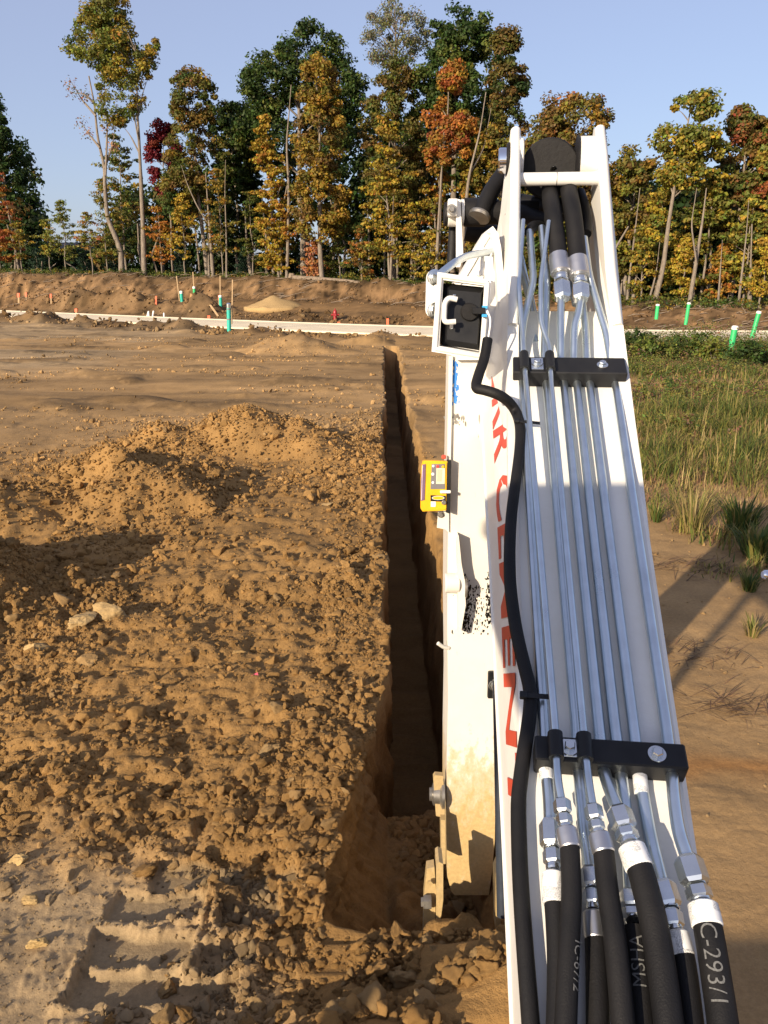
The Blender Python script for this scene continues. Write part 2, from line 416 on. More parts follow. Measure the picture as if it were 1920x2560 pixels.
def compact(X, Y):
    """1 where the soil is packed and smooth"""
    a = sstep(0.95, 0.55, np.hypot((X + 1.35) / 1.25, (Y - 2.35) / 0.95) + 0.5 * fbm(X, Y, 0.5, 3, 91))     # wheel-rutted patch, near left
    b = sstep(0.75, 1.25, X - 0.0) * sstep(13, 9, Y)                                                        # packed track right of the trench
    c = sstep(11.5, 15, Y + 1.3 * (X < -4.5)) * 0.75
    d = sstep(-4.6, -6.0, X + 0.3 * Y - 3.0) * 0.8 * (Y > 9)
    e = 0.75 * sstep(0.5, 0.8, X) * sstep(7, 11, Y)
    return np.clip(np.maximum.reduce([a, b, c, d, e]), 0, 1)
# tyre lugs pressed into the near-left patch: (centre x, centre y, half width, half length, rotation)
LUGS = []
for k, py in enumerate((2190, 2262, 2372, 2475)):
    for q, (pxc, hw) in enumerate(((435 - 42 * k, 0.20), (672 - 52 * k, 0.118))):
        c = on_z(pxc + (60 if k == 0 and q == 0 else 0), py + (22 if q else 0)); LUGS.append((c.x, c.y, hw, 0.082 - .006 * q, -0.05 if q == 0 else 0.22))
def lugs(X, Y):
    inn = np.zeros_like(X); rim = np.zeros_like(X)
    m = (Y < 3.8) & (X < 0.2) & (X > -2.2)
    if not m.any(): return inn, rim
    x = X[m] + 0.034 * fbm(X[m], Y[m], 0.12, 4, 301); y = Y[m] + 0.034 * fbm(X[m], Y[m], 0.12, 4, 302); a = np.zeros_like(x); b = np.zeros_like(x)
    for (cx, cy, hw, hl, rot) in LUGS:
        c, s = math.cos(rot), math.sin(rot); u = (x - cx) * c + (y - cy) * s; v = -(x - cx) * s + (y - cy) * c
        dd = np.maximum(np.abs(u) - hw, np.abs(v) - hl)
        a = np.maximum(a, sstep(0.008, -0.010, dd)); b = np.maximum(b, np.exp(-((dd - 0.016) / 0.013) ** 2))
    inn[m] = a; rim[m] = b; return inn, rim
def height(X, Y, minlam=0.02):
    X = np.asarray(X, float); Y = np.asarray(Y, float); minlam = np.broadcast_to(minlam, X.shape)
    yr = road_y(X); cp = compact(X, Y); loose = 1 - 0.86 * cp
    onroad = sstep(4.6, 3.9, np.abs(Y - yr))
    far = sstep(13, 18, Y)
    z = macro(X, Y) + mounds(X, Y)
    z = z + loose * (0.07 * fbm(X, Y, 0.55, 6, 1, 0.70, minlam) * (1 - 0.3 * far))
    bil = 0
    for k, (l, am) in enumerate(((.34, .050), (.17, .040), (.085, .026), (.042, .015), (.021, .008))):
        w = np.clip(l / minlam - 1, 0, 1); q = np.abs(vnoise(X / l + .37 * k + .6 * vnoise(X / l, Y / l, 900 + k), Y / l * 1.07 + .7 * vnoise(X / l, Y / l, 910 + k), 920 + k)); bil = bil + am * np.minimum(q * 3.2, .9) * w
    z = z + loose * (0.55 + .9 * np.clip(fbm(X, Y, 1.6, 2, 930) + .2, 0, 1)) * (bil - .05)
    z = z + 0.05 * fbm(X, Y * 1.0, 3.0, 2, 2) * (1 - onroad) * sstep(3.5, 6, Y)
    # wheel-rut streaks that run across the field
    z = z + far * (1 - onroad) * (0.06 * fbm(X * 0.22 + 0.05 * Y, Y, 1.0, 5, 8, 0.7, minlam) + 0.24 * np.clip(fbm(X * .8, Y, 1.1, 6, 81, .68, minlam) - 0.08, 0, 1))
    # lumpy berm on this side of the road, heaps behind it
    berm = np.exp(-((Y - yr + 6.6) / 1.5) ** 2) * sstep(3, -1, X)
    z = z + berm * np.clip(0.16 + 1.0 * fbm(X, Y, 2.6, 7, 12, 0.66, minlam), 0, 2)
    b2 = np.exp(-((Y - yr - 7.2) / 1.6) ** 2) * sstep(14, 4, X)
    lump = np.clip(0.55 + 1.5 * fbm(X, Y, 3.4, 6, 14, 0.62, minlam), 0, 2) * np.interp(X, [-30, -12, -8, -4, 0, 6], [1.2, 1.3, 0.75, 0.8, 0.55, .6])
    z = z + b2 * lump
    bank = sstep(tree_y(X) - 9, tree_y(X) - 5, Y) * sstep(tree_y(X) + 3, tree_y(X), Y)
    z = z + bank * (0.38 * fbm(X, Y, 2.0, 6, 15, 0.70, minlam) + .18 * np.abs(fbm(X * 1.6, Y * .5, 1.0, 4, 16, .6, minlam)))
    inn, rim = lugs(X, Y)
    nl = fbm(X, Y, 0.09, 4, 95, .65)
    z = z * (1 - .9 * inn) - 0.030 * inn + 0.020 * rim * (1 - inn) * np.clip(0.5 + 3.0 * nl, 0, 2)
    z = z + sstep(0.95, 0.5, np.hypot((X + 1.2) / 1.3, (Y - 2.4) / 0.95)) * (1 - inn) * 0.016 * np.clip(fbm(X, Y, .10, 4, 96, .7), -.1, 1)
    z = z * (1 - onroad * 0.96)
    return z
def hz(x, y): return float(height(np.array([x]), np.array([y]), 0.1)[0])
def soil_col(X, Y, Z):
    cp = compact(X, Y); yr = road_y(X)
    ochre = np.array([0.300, 0.174, 0.064]); grey = np.array([0.375, 0.250, 0.126]); brown = np.array([0.120, 0.073, 0.036])
    sand = np.array([0.52, 0.36, 0.165]); orange = np.array([0.33, 0.16, 0.052])
    n = fbm(X, Y, 2.2, 4, 55)[:, None]; n2 = fbm(X, Y, 0.6, 4, 56)[:, None]
    c = ochre * (1 + 0.25 * n) + 0 * n
    c = c * (1 - cp[:, None] * 0.65) + grey * (cp[:, None] * 0.65) * (1 + 0.2 * n2)
    nearg = sstep(0.95, 0.5, np.hypot((X + 1.5) / 1.35, (Y - 2.3) / 0.95))[:, None]
    c = c * (1 - nearg * .75) + np.array([0.330, 0.245, 0.145]) * nearg * .75 * (1 + .25 * n2)
    pale = (sstep(20, 26, Y) * sstep(-7, -11, X) * sstep(-0.12, 0.2, fbm(X, Y * 2, 5, 3, 66)))[:, None]
    c = c * (1 - pale * .7) + np.array([0.37, 0.27, 0.155]) * pale * .7
    ft = (sstep(13, 18, Y) * sstep(-2, -5, Y - yr))[:, None]; st = fbm(X * .28 + .06 * Y, Y, 1.4, 5, 44, .62)[:, None]; sp_ = sstep(.10, .30, fbm(X * .8, Y, 1.1, 6, 81, .68))[:, None]
    c = c * (1 + ft * (.55 * st - .30 * sp_))
    # darker turned soil beyond and along the road
    dk = np.clip(sstep(3.0, 4.6, Y - yr) + 0.85 * np.exp(-((Y - yr + 6.6) / 1.8) ** 2) * sstep(4, -1, X), 0, 1)[:, None]
    c = c * (1 - dk * .85) + brown * (dk * .85) * (1 + 0.8 * n + .9 * n2)
    cut = (sstep(tree_y(X) - 8.2, tree_y(X) - 6.5, Y) * sstep(tree_y(X) - 3.0, tree_y(X) - 4.2, Y))[:, None]
    c = c * (1 - .65 * cut) + np.array([0.185, 0.112, 0.056]) * .65 * cut * (1 + 1.5 * n2 + .6 * fbm(X * 2, Y * .6, .8, 3, 59)[:, None])
    flat2 = (sstep(9.5, 11.5, Y - yr) * sstep(tree_y(X) - 7.5, tree_y(X) - 9, Y))[:, None]
    c = c * (1 - .6 * flat2) + np.array([0.25, 0.15, 0.068]) * .6 * flat2
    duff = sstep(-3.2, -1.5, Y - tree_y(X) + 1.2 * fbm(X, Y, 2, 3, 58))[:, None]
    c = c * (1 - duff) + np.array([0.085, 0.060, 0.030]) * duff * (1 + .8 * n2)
    # orange smear on the packed track
    sm = (np.exp(-((Y - 3.95 + 0.12 * X + .2 * fbm(X, Y, .6, 3, 3)) / 0.13) ** 2) * sstep(1.0, 1.5, X))[:, None]
    c = c * (1 - .75 * sm) + orange * .75 * sm
    deep_soil = (sstep(-0.03, -0.5, Z))[:, None]  # soil colour turns slightly darker brown with depth under ground level
    c = c * (1 - 0.25 * deep_soil) + np.array([0.19, 0.11, 0.048]) * .25 * deep_soil
    inn, rim = lugs(X, Y)
    c = c * (1 - .8 * inn[:, None]) + np.array([0.27, 0.200, 0.115]) * .8 * inn[:, None]
    return np.clip(c, 0.01, 0.9)

def build_ground():
    ys = [1.15]
    while ys[-1] < 112: ys.append(ys[-1] + min(max(0.0125, 0.00105 * ys[-1] ** 1.75), 0.27))
    Yv = np.array(ys); nr = len(Yv)
    NL, NW, NF, NR = 400, 20, 14, 240
    ncol = NL + NW + NF + NW + NR
    ll = lip_l(Yv); lr = lip_r(Yv); D = depth(Yv); DD = lambda k: depth(Yv + 0.16 * float(fbm(np.array([k * .03]), np.array([1.]), .25, 3, 88)[0]))
    X = np.zeros((nr, ncol)); Z = np.zeros((nr, ncol)); Yg = np.repeat(Yv[:, None], ncol, 1)
    t = np.linspace(1, 0, NL); X[:, :NL] = ll[:, None] - (1.6 + 0.66 * Yv)[:, None] * t[None, :] ** 1.05
    t = np.linspace(0, 1, NR); X[:, -NR:] = lr[:, None] + (1.6 + 0.66 * Yv)[:, None] * t[None, :] ** 1.05
    sp = np.maximum(np.gradient(Yv) * 0.6, (1.6 + .66 * Yv) / NL)[:, None] * 2.2
    Z[:, :NL] = height(X[:, :NL], Yg[:, :NL], np.repeat(sp, NL, 1)); Z[:, -NR:] = height(X[:, -NR:], Yg[:, -NR:], np.repeat(sp, NR, 1))
    zl = Z[:, NL - 1]; zr = Z[:, -NR]
    fl, fr = 0.03, 0.455                                        # floor edges: the sides lean in a little
    for k in range(NW):
        q = (k + 1) / NW
        rough = (0.07 * fbm(Yv, np.full(nr, q * 1.4), 0.4, 6, 61, .62) + 0.03 * fbm(Yv, np.full(nr, q * 1.4), 0.07, 3, 63)) * min(1, 4 * (1 - q) + .2) * min(1, q * 5)
        base = np.minimum(ll + (fl - ll) * q ** 3.0, fl); X[:, NL + k] = base + rough * (D > .02)
        Z[:, NL + k] = zl - DD(k * .3) * q
        X[:, NL + NW + NF + k] = fr + (lr - fr) * (q - 1 / NW) ** 1.3 + (0.06 * fbm(Yv, np.full(nr, q * 1.3), 0.35, 6, 64, .6)) * (D > .02)
        Z[:, NL + NW + NF + k] = zr - DD(28 + k * .3) * (1 - k / NW)
    for k in range(NF):
        q = (k + 1) / (NF + 1); X[:, NL + NW + k] = fl + (fr - fl) * q
        rub = sstep(4.5, 4.2, Yv)
        Z[:, NL + NW + k] = zl * (1 - q) + zr * q - DD(8 + k * 1.2) + (0.02 + 0.16 * rub) * fbm(X[:, NL + NW + k], Yv, 0.22, 4, 65) * (D > .05)
    V = np.stack([X, Yg, Z], 2).reshape(-1, 3)
    i = np.arange(nr - 1)[:, None] * ncol + np.arange(ncol - 1)[None, :]; i = i.ravel()
    F = np.stack([i, i + 1, i + ncol + 1, i + ncol], 1)
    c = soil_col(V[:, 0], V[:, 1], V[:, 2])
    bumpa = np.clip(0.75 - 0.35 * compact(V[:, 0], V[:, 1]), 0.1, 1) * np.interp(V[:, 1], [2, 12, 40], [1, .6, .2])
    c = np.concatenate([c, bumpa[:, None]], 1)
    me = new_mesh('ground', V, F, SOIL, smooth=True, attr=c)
    return tag(link('ground', me), kind='structure')
ground = build_ground()

def build_terrain():
    """coarse sheet that carries the land on to the horizon around the detailed ground"""
    xs = np.concatenate([np.linspace(-1500, -130, 14), np.linspace(-120, 120, 121), np.linspace(130, 1500, 14)])
    ysl = np.concatenate([np.linspace(-1500, -30, 14), np.linspace(-24, 140, 83), np.linspace(150, 1800, 16)])
    X, Yg = np.meshgrid(xs, ysl); Z = macro(X, Yg) - 0.10
    V = np.stack([X, Yg, Z], 2).reshape(-1, 3); nx = len(xs); F = []
    for j in range(len(ysl) - 1):
        for i in range(nx - 1):
            yl = [ysl[j], ysl[j + 1]]; xl = max(abs(xs[i]), abs(xs[i + 1]))
            if yl[0] >= 1.15 and yl[1] <= 111.5 and xl < 1.5 + 0.66 * yl[0]: continue
            F.append((j * nx + i, j * nx + i + 1, (j + 1) * nx + i + 1, (j + 1) * nx + i))
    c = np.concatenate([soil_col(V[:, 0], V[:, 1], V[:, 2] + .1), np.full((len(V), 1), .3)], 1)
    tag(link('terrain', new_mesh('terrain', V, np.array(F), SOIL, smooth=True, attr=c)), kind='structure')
build_terrain()

def build_road():
    xs = np.linspace(-70, 60, 131); m = MB(); V = []; F = []
    yr = road_y(xs)
    prof = [(-3.45, -0.3), (-3.45, 0.04), (-3.38, 0.06), (-3.1, 0.06), (-2.95, 0.03), (0, 0.08), (2.95, 0.05), (3.1, 0.10), (3.38, 0.10), (3.45, 0.08), (3.45, -0.3)]
    for x, y in zip(xs, yr):
        for d, z in prof: V.append((x, y + d, z + 0.02))
    n = len(prof)
    for i in range(len(xs) - 1):
        for k in range(n - 1): F.append((i * n + k, i * n + n + k, i * n + n + k + 1, i * n + k + 1))
    m.add(V, F, False)
    tag(m.build('road', CONC), kind='structure')
build_road()

# ------------------------------------------------------------------ clods
def ico(sub):
    import bmesh
    bm = bmesh.new(); bmesh.ops.create_icosphere(bm, subdivisions=sub, radius=1.0)
    v = np.array([q.co[:] for q in bm.verts]); f = np.array([[l.index for l in p.verts] for p in bm.faces]); bm.free(); return v, f
def n3(p, f, seed):
    x, y, z = (p * f).T
    return (vnoise(x + 13.1 * seed, y + z * .37, seed) + vnoise(y - 7.7 * seed, z + x * .31, seed + 1) + vnoise(z + 3.3 * seed, x + y * .29, seed + 2)) / 1.6
def rock_shape(sub, seed, amp=0.35):
    v, f = ico(sub); r = np.random.default_rng(seed)
    for _ in range(11):                                           # flat facets cut by random planes
        n = r.normal(size=3); n /= np.linalg.norm(n); d = r.uniform(0.42, 0.8); k = v @ n
        v = v - np.clip(k - d, 0, None)[:, None] * n * 0.96
    nz = .55 * n3(v, 1.3, seed) + 0.45 * n3(v, 2.9, seed + 3) + (0.32 * n3(v, 6.5, seed + 5) + .16 * n3(v, 13, seed + 6) if sub > 2 else 0)
    v = v * (1 + amp * nz)[:, None]
    return v * np.array([1.0, r.uniform(.7, 1), r.uniform(.6, .9)]), f
SH1 = [rock_shape(2, 100 + k, .7) for k in range(10)]
SH2 = [rock_shape(4, 200 + k, 0.8) for k in range(8)]
SH15 = [rock_shape(3, 300 + k, .75) for k in range(10)]
def rotmats(n):
    q = rng.normal(size=(n, 4)); q /= np.linalg.norm(q, axis=1)[:, None]; w, x, y, z = q.T
    return np.stack([1 - 2 * (y * y + z * z), 2 * (x * y - z * w), 2 * (x * z + y * w), 2 * (x * y + z * w), 1 - 2 * (x * x + z * z), 2 * (y * z - x * w),
                     2 * (x * z - y * w), 2 * (y * z + x * w), 1 - 2 * (x * x + y * y)], 1).reshape(n, 3, 3)
def clod_density(X, Y):
    d = 1 - 0.97 * compact(X, Y)
    mid = sstep(-4.2, -2.8, X + 0.16 * (Y - 3)) ; d = d * np.clip(mid + 0.25, 0, 1)
    d = d * (0.35 + 1.3 * sstep(-0.12, 0.25, fbm(X, Y, 1.3, 3, 70)))
    d = d + 1.6 * np.clip(mounds(X, Y) * 2.2, 0, 1) * (Y < 15)
    d = d + 0.9 * sstep(0.35, 0.1, np.abs(X - lip_l(Y) + .25)) * sstep(30, 9, Y) * (X < lip_l(Y))
    return d
def scatter(n, x0, x1, y0, y1, dens=clod_density, cap=2.2):
    X = rng.uniform(x0, x1, n); u = rng.uniform(0, 1, n); Y = y0 + (y1 - y0) * u
    k = rng.uniform(0, cap, n) < dens(X, Y); X, Y = X[k], Y[k]
    bad = (X > lip_l(Y) - 0.0) & (X < lip_r(Y) + 0.0) & (Y > TY0 - .02) & (Y < TY1)
    return X[~bad], Y[~bad]
PX, PY, PS = [], [], []
def addc(X, Y, lo, hi, pw=2.2):
    u = rng.uniform(0, 1, len(X)); s = lo * (1 - u * (1 - (lo / hi) ** pw)) ** (-1 / pw)
    PX.append(X); PY.append(Y); PS.append(s)
addc(*scatter(120000, -3.6, 0.7, 1.6, 6.5), 0.006, 0.045, 2.3)
addc(*scatter(4200, -3.6, 0.7, 1.6, 6.5), 0.020, 0.085, 2.6)
addc(*scatter(42000, -6.0, 0.0, 6.0, 15.5), 0.012, 0.085, 2.3)
addc(*scatter(9000, -2.8, -0.3, 1.7, 3.4, lambda X, Y: .9 * (1 - lugs(X, Y)[0]) + 1.2 * lugs(X, Y)[1]), 0.004, 0.016, 2.4)
addc(*scatter(9000, 0.55, 5.0, 3, 12, lambda X, Y: 0.12 + 1.5 * sstep(.35, 0, X - lip_r(Y))), 0.008, 0.03, 2.2)
addc(*scatter(26000, -16, 4, 14, 37, lambda X, Y: sstep(0.02, .28, fbm(X * .45, Y * 1.3, 1.6, 5, 71)) + 1.5 * np.clip(mounds(X, Y), 0, 1)), 0.016, 0.10, 2.3)
addc(*scatter(9000, 0.7 - 1.9, 0.95, 1.55, 2.72, lambda X, Y: 2.0 * np.clip(mounds(X, Y) * 7, 0, 1)), 0.012, 0.075, 1.5)
addc(*scatter(12000, -1.2, 0.95, 1.55, 2.75, lambda X, Y: .5 * (X > -.6) + 2.0 * np.clip(mounds(X, Y) * 7, 0, 1)), 0.009, 0.045, 1.9)
# heaps by the road
def roadheap(X, Y):
    d = Y - road_y(X); return 1.5 * np.exp(-((d + 6.6) / 1.4) ** 2) * (X < 2) + 1.6 * np.exp(-((d - 7.2) / 1.5) ** 2) * (X < 6)
addc(*scatter(26000, -40, 6, 36, 82, roadheap, 1.6), 0.05, 0.28, 1.8)
addc(*scatter(16000, -40, 22, 44, 84, lambda X, Y: sstep(5.5, 2, np.abs(Y - tree_y(X) + 5)) * .8, 1.0), 0.04, 0.20, 2.0)
CX = np.concatenate(PX); CY = np.concatenate(PY); CS = np.concatenate(PS)
# rubble that has slumped back into the trench
nt_ = 1700; tx = rng.uniform(0.02, 0.48, nt_); ty = rng.uniform(2.8, 4.4, nt_); ts = 0.014 + 0.05 * rng.uniform(0, 1, nt_) ** 2.2
CZ = np.concatenate([height(CX, CY, 0.03), -depth(ty) + 0.0]); CX = np.concatenate([CX, tx]); CY = np.concatenate([CY, ty]); CS = np.concatenate([CS, ts])
app = CS / np.maximum(CY, 1)                                   # apparent size decides which are single objects
inview = (np.abs(CX) < 0.50 * CY + .2) & (CY > 2.15) & (CX < 1.2)
order = np.argsort(-np.where(inview, app, 0)); big = order[:300]; rest = order[300:]
def clod_colors(X, Y, n):
    base = soil_col(X, Y, np.zeros_like(X)); pale = (rng.uniform(0, 1, n) < 0.05)[:, None]
    c = base * rng.uniform(0.82, 1.18, n)[:, None]; return np.where(pale, c * 0.6 + 0.4 * np.array([.36, .26, .14]), c)
CLODI = CLOD.copy(); CLODI.name = 'clod_soil_scattered'
for nd in CLODI.node_tree.nodes:
    if nd.type == 'ATTRIBUTE': nd.attribute_type = 'INSTANCER'
def merge_clods(name, idx, shapes):
    """thousands of lumps as instances on points (uncountable: one object of kind stuff)"""
    n = len(idx); col = bpy.data.collections.new(name + '_shapes')
    for k, (v, f) in enumerate(shapes):
        col.objects.link(bpy.data.objects.new('%s_shape_%02d' % (name, k), new_mesh(name + '_shape', v, f, CLODI, smooth=len(v) > 100)))
        if len(v) <= 100: col.objects[-1].data.polygons.foreach_set('use_smooth', np.zeros(len(f), dtype=bool))
    me = bpy.data.meshes.new(name); me.vertices.add(n)
    s_ = CS[idx] * rng.uniform(.85, 1.15, n)
    me.vertices.foreach_set('co', np.stack([CX[idx], CY[idx], CZ[idx] + .10 * CS[idx]], 1).astype(np.float32).ravel())
    c4 = np.ones((n, 4), np.float32); c4[:, :3] = clod_colors(CX[idx], CY[idx], n)
    me.color_attributes.new('Col', 'FLOAT_COLOR', 'POINT').data.foreach_set('color', c4.ravel())
    me.attributes.new('rot', 'FLOAT_VECTOR', 'POINT').data.foreach_set('vector', np.stack([rng.uniform(-3.1, 3.1, n), rng.uniform(-.6, .6, n), rng.uniform(0, 6.28, n)], 1).astype(np.float32).ravel())
    me.attributes.new('scl', 'FLOAT', 'POINT').data.foreach_set('value', s_.astype(np.float32))
    me.attributes.new('pick', 'INT', 'POINT').data.foreach_set('value', rng.integers(0, len(shapes), n).astype(np.int32))
    me.materials.append(CLODI); o = link(name, me, ground)
    t = bpy.data.node_groups.new(name, 'GeometryNodeTree')
    t.interface.new_socket('Geometry', in_out='INPUT', socket_type='NodeSocketGeometry'); t.interface.new_socket('Geometry', in_out='OUTPUT', socket_type='NodeSocketGeometry')
    gi = t.nodes.new('NodeGroupInput'); go = t.nodes.new('NodeGroupOutput'); ip = t.nodes.new('GeometryNodeInstanceOnPoints'); ci = t.nodes.new('GeometryNodeCollectionInfo')
    ci.inputs['Collection'].default_value = col; ci.inputs['Separate Children'].default_value = True; ci.inputs['Reset Children'].default_value = True
    def na(nm, ty): q = t.nodes.new('GeometryNodeInputNamedAttribute'); q.data_type = ty; q.inputs['Name'].default_value = nm; return [u for u in q.outputs if u.enabled and u.name == 'Attribute'][0]
    er = t.nodes.new('FunctionNodeEulerToRotation'); L = t.links
    L.new(gi.outputs[0], ip.inputs['Points']); L.new(ci.outputs[0], ip.inputs['Instance']); ip.inputs['Pick Instance'].default_value = True
    L.new(na('pick', 'INT'), ip.inputs['Instance Index']); L.new(na('rot', 'FLOAT_VECTOR'), er.inputs[0]); L.new(er.outputs[0], ip.inputs['Rotation']); L.new(na('scl', 'FLOAT'), ip.inputs['Scale'])
    L.new(ip.outputs[0], go.inputs[0]); o.modifiers.new('scatter', 'NODES').node_group = t
    return o
lvl = app[rest]
tag(merge_clods('loose_crumbs', rest[lvl <= 0.0042], [rock_shape(1, 500 + k, .5) for k in range(10)]), kind='stuff')
tag(merge_clods('loose_clods', rest[(lvl > 0.0042) & (lvl <= 0.0095)], SH1), kind='stuff')
tag(merge_clods('lumpy_clods', rest[lvl > 0.0095], SH15), kind='stuff')
clod_me = []
for k, (v, f) in enumerate(SH2):
    for tone in range(2):
        c = np.tile(np.array([[.295, .174, .066], [.35, .23, .105]][tone]), (len(v), 1))
        clod_me.append(new_mesh('clod', v, f, CLOD, attr=c, smooth=False))
for q, i in enumerate(big):
    o = bpy.data.objects.new('clod', clod_me[int(rng.integers(0, 8)) * 2 + (1 if rng.uniform() < .18 else 0)]); COL.objects.link(o); o.parent = ground
    s = float(CS[i]); o.location = (CX[i], CY[i], CZ[i] + 0.12 * s); o.rotation_euler = (rng.uniform(-.5, .5), rng.uniform(-.5, .5), rng.uniform(0, 6.28)); o.scale = (s * 1.1, s, s * .95)

# rocks one can point at
def rock(px, py, size, label, seed, col=(.40, .275, .13), flat=0.75, rz=0.0):
    p = on_z(px, py, 0.0)
    for _ in range(6): p = on_z(px, py, hz(p.x, p.y))
    v, f = rock_shape(5, seed, 0.42); v = v * np.array([1, .8, flat]) * size
    o = link('rock', new_mesh('rock', v, f, CLOD, attr=np.tile(np.array(col), (len(v), 1)), smooth=False))
    o.location = (p.x, p.y, p.z + size * .22); o.rotation_euler = (0.1, -.1, rz)
    tag(o, label, 'rock', 'large rocks on the spoil')
rock(272, 1545, 0.17, 'largest pale rock lying at the foot of the nearest left mound', 901, rz=.5)
rock(203, 1565, 0.13, 'pale rock touching the left side of the largest rock', 902, rz=1.0)
rock(88, 1634, 0.125, 'pale oblong rock near the left edge, below the pair of rocks', 903, rz=-.7)
rock(218, 1660, 0.085, 'blocky tan rock right of the oblong rock', 904, (.31, .20, .09))
rock(42, 2162, 0.055, 'bright yellowish rock at the left edge above the tyre prints', 905, (.42, .29, .13))
rock(200, 2150, 0.06, 'brown rock with flat face between the yellowish rock and tyre prints', 906, (.24, .145, .062))
rock(75, 2258, 0.055, 'flat yellow stone on the grey patch left of the tyre prints', 907, (.40, .275, .125), .5)
rock(90, 2365, 0.05, 'angular yellow stone at left below the flat yellow stone', 908, (.42, .29, .13))
rock(820, 1265, 0.09, 'flat rectangular stone lying alone between mounds and trench', 909, (.29, .20, .095), .35)
rock(600, 1640, 0.065, 'tan stone standing in the loose soil in mid field', 910, (.31, .20, .085))

# pale sand heap behind the road
def sand_pile():
    c = on_y(690, 772, 58.5); v, f = ico(4); r = np.hypot(v[:, 0], v[:, 1]); k = v[:, 2] > -0.1
    z = np.clip(1 - r, 0, 1); V = np.stack([v[:, 0] * 2.1 + .35 * fbm(v[:, 0], v[:, 1], .6, 3, 4), v[:, 1] * 1.9, np.where(v[:, 2] > 0, z * 0.80 + .10 * fbm(v[:, 0] * 2, v[:, 1] * 2, .5, 4, 5), -0.35)], 1)
    o = link('sand_pile', new_mesh('sand_pile', V, f, CLOD, smooth=True, attr=np.tile(np.array([.35, .24, .115]), (len(V), 1))))
    o.location = (c.x, c.y, hz(c.x, c.y) - .12)
    tag(o, 'pale yellow sand heap behind the concrete road', 'sand pile')
sand_pile()

# ================================================================== EXCAVATOR
A = Vector((0.9935, -0.1135, 0.0)); D_ = Vector((0.1004, 0.8788, 0.4663)).normalized(); N_ = A.cross(D_).normalized()
Q0 = P(1300, 1900, 1.83)                                       # left top corner of the boom, s = 0
E_ = Vector((0.0683, 0.598, 0.7986)).normalized(); N2 = A.cross(E_).normalized()
S1 = 1.62; Q1 = Q0 + D_ * S1                                   # where the boom bends up into its fork
def B3(a, s, n): return Q0 + A * a + D_ * s + N_ * n            # boom frame -> world
def F3(a, f, m): return Q1 + A * a + E_ * f + N2 * m            # fork frame -> world
def bl(px, py, n=0.0): return on_plane(px, py, Q0 + N_ * n, N_)
def fk(px, py, m=0.0): return on_plane(px, py, Q1 + N2 * m, N2)
def bloc(p): d = p - Q0; return d.dot(A), d.dot(D_), d.dot(N_)
def floc(p): d = p - Q1; return d.dot(A), d.dot(E_), d.dot(N2)
exc = empty('excavator', (-0.4, -1.6, 0.0), 'white excavator boom and stick with zinc hydraulic tubes and black hoses over the trench', 'excavator')
W0, W1 = 0.362, 0.405                                          # boom width at s=0 and at the bend
def wid(s): return W0 + (W1 - W0) * max(-.3, min(s / S1, 1))

def project(p):
    d = p - C0; f = d.y * CT - d.z * ST; return 960 + FPX * d.x / f, 1280 + FPX * (-d.y * ST - d.z * CT) / f
def alo(s):
    lo, hi = -.2, .1
    for _ in range(30):
        md = (lo + hi) / 2; x, y = project(B3(md, s, -.24)); tgt = np.interp(y, [600, 1100, 1500, 1750, 1900, 2040, 2200, 2560, 3200], [1190, 1207, 1231, 1243, 1250, 1257, 1266, 1286, 1320])
        if x < tgt: lo = md
        else: hi = md
    return min((lo + hi) / 2, -.004)
# boom box body: sections along s (closed ring)
def boom_body():
    m = MB(); secs = []
    for s in (-1.35, -0.6, -0.3, 0.0, 0.4, 0.8, 1.2, S1):
        w = wid(s); secs.append([B3(0.0, s, -0.012), B3(0.012, s, 0), B3(w - .012, s, 0), B3(w, s, -0.012), B3(w + 0.02, s, -0.30), B3(alo(s) + .004, s, -0.30), B3(alo(s), s, -0.24), B3(alo(s) * .68, s, -0.13)])
    secs.append([F3(x, 0.25, y) for x, y in ((0.0, -0.06), (0.012, -0.05), (W1 - .012, -.05), (W1, -.06), (W1, -.42), (-0.05, -.42), (-.05, -.35), (-.03, -.2))])
    n = 8; vs = [p for s in secs for p in s]; fs = []
    for i in range(len(secs) - 1):
        for k in range(n): fs.append((i * n + k, i * n + (k + 1) % n, (i + 1) * n + (k + 1) % n, (i + 1) * n + k)[::-1])
    fs.append(tuple(range(n))); fs.append(tuple(range(len(vs) - n, len(vs)))[::-1])
    m.add(vs, fs); return m.build('boom', WHITE, exc)
boom = boom_body()
# weld seam / flange strip low on the boom's left side
m = MB(); m.tube([B3(alo(q), q, -0.243) for q in (-1.3, -.6, 0, .4, .8, 1.2, S1)], 0.006, 6); m.build('weld_bead', WHITE, boom)

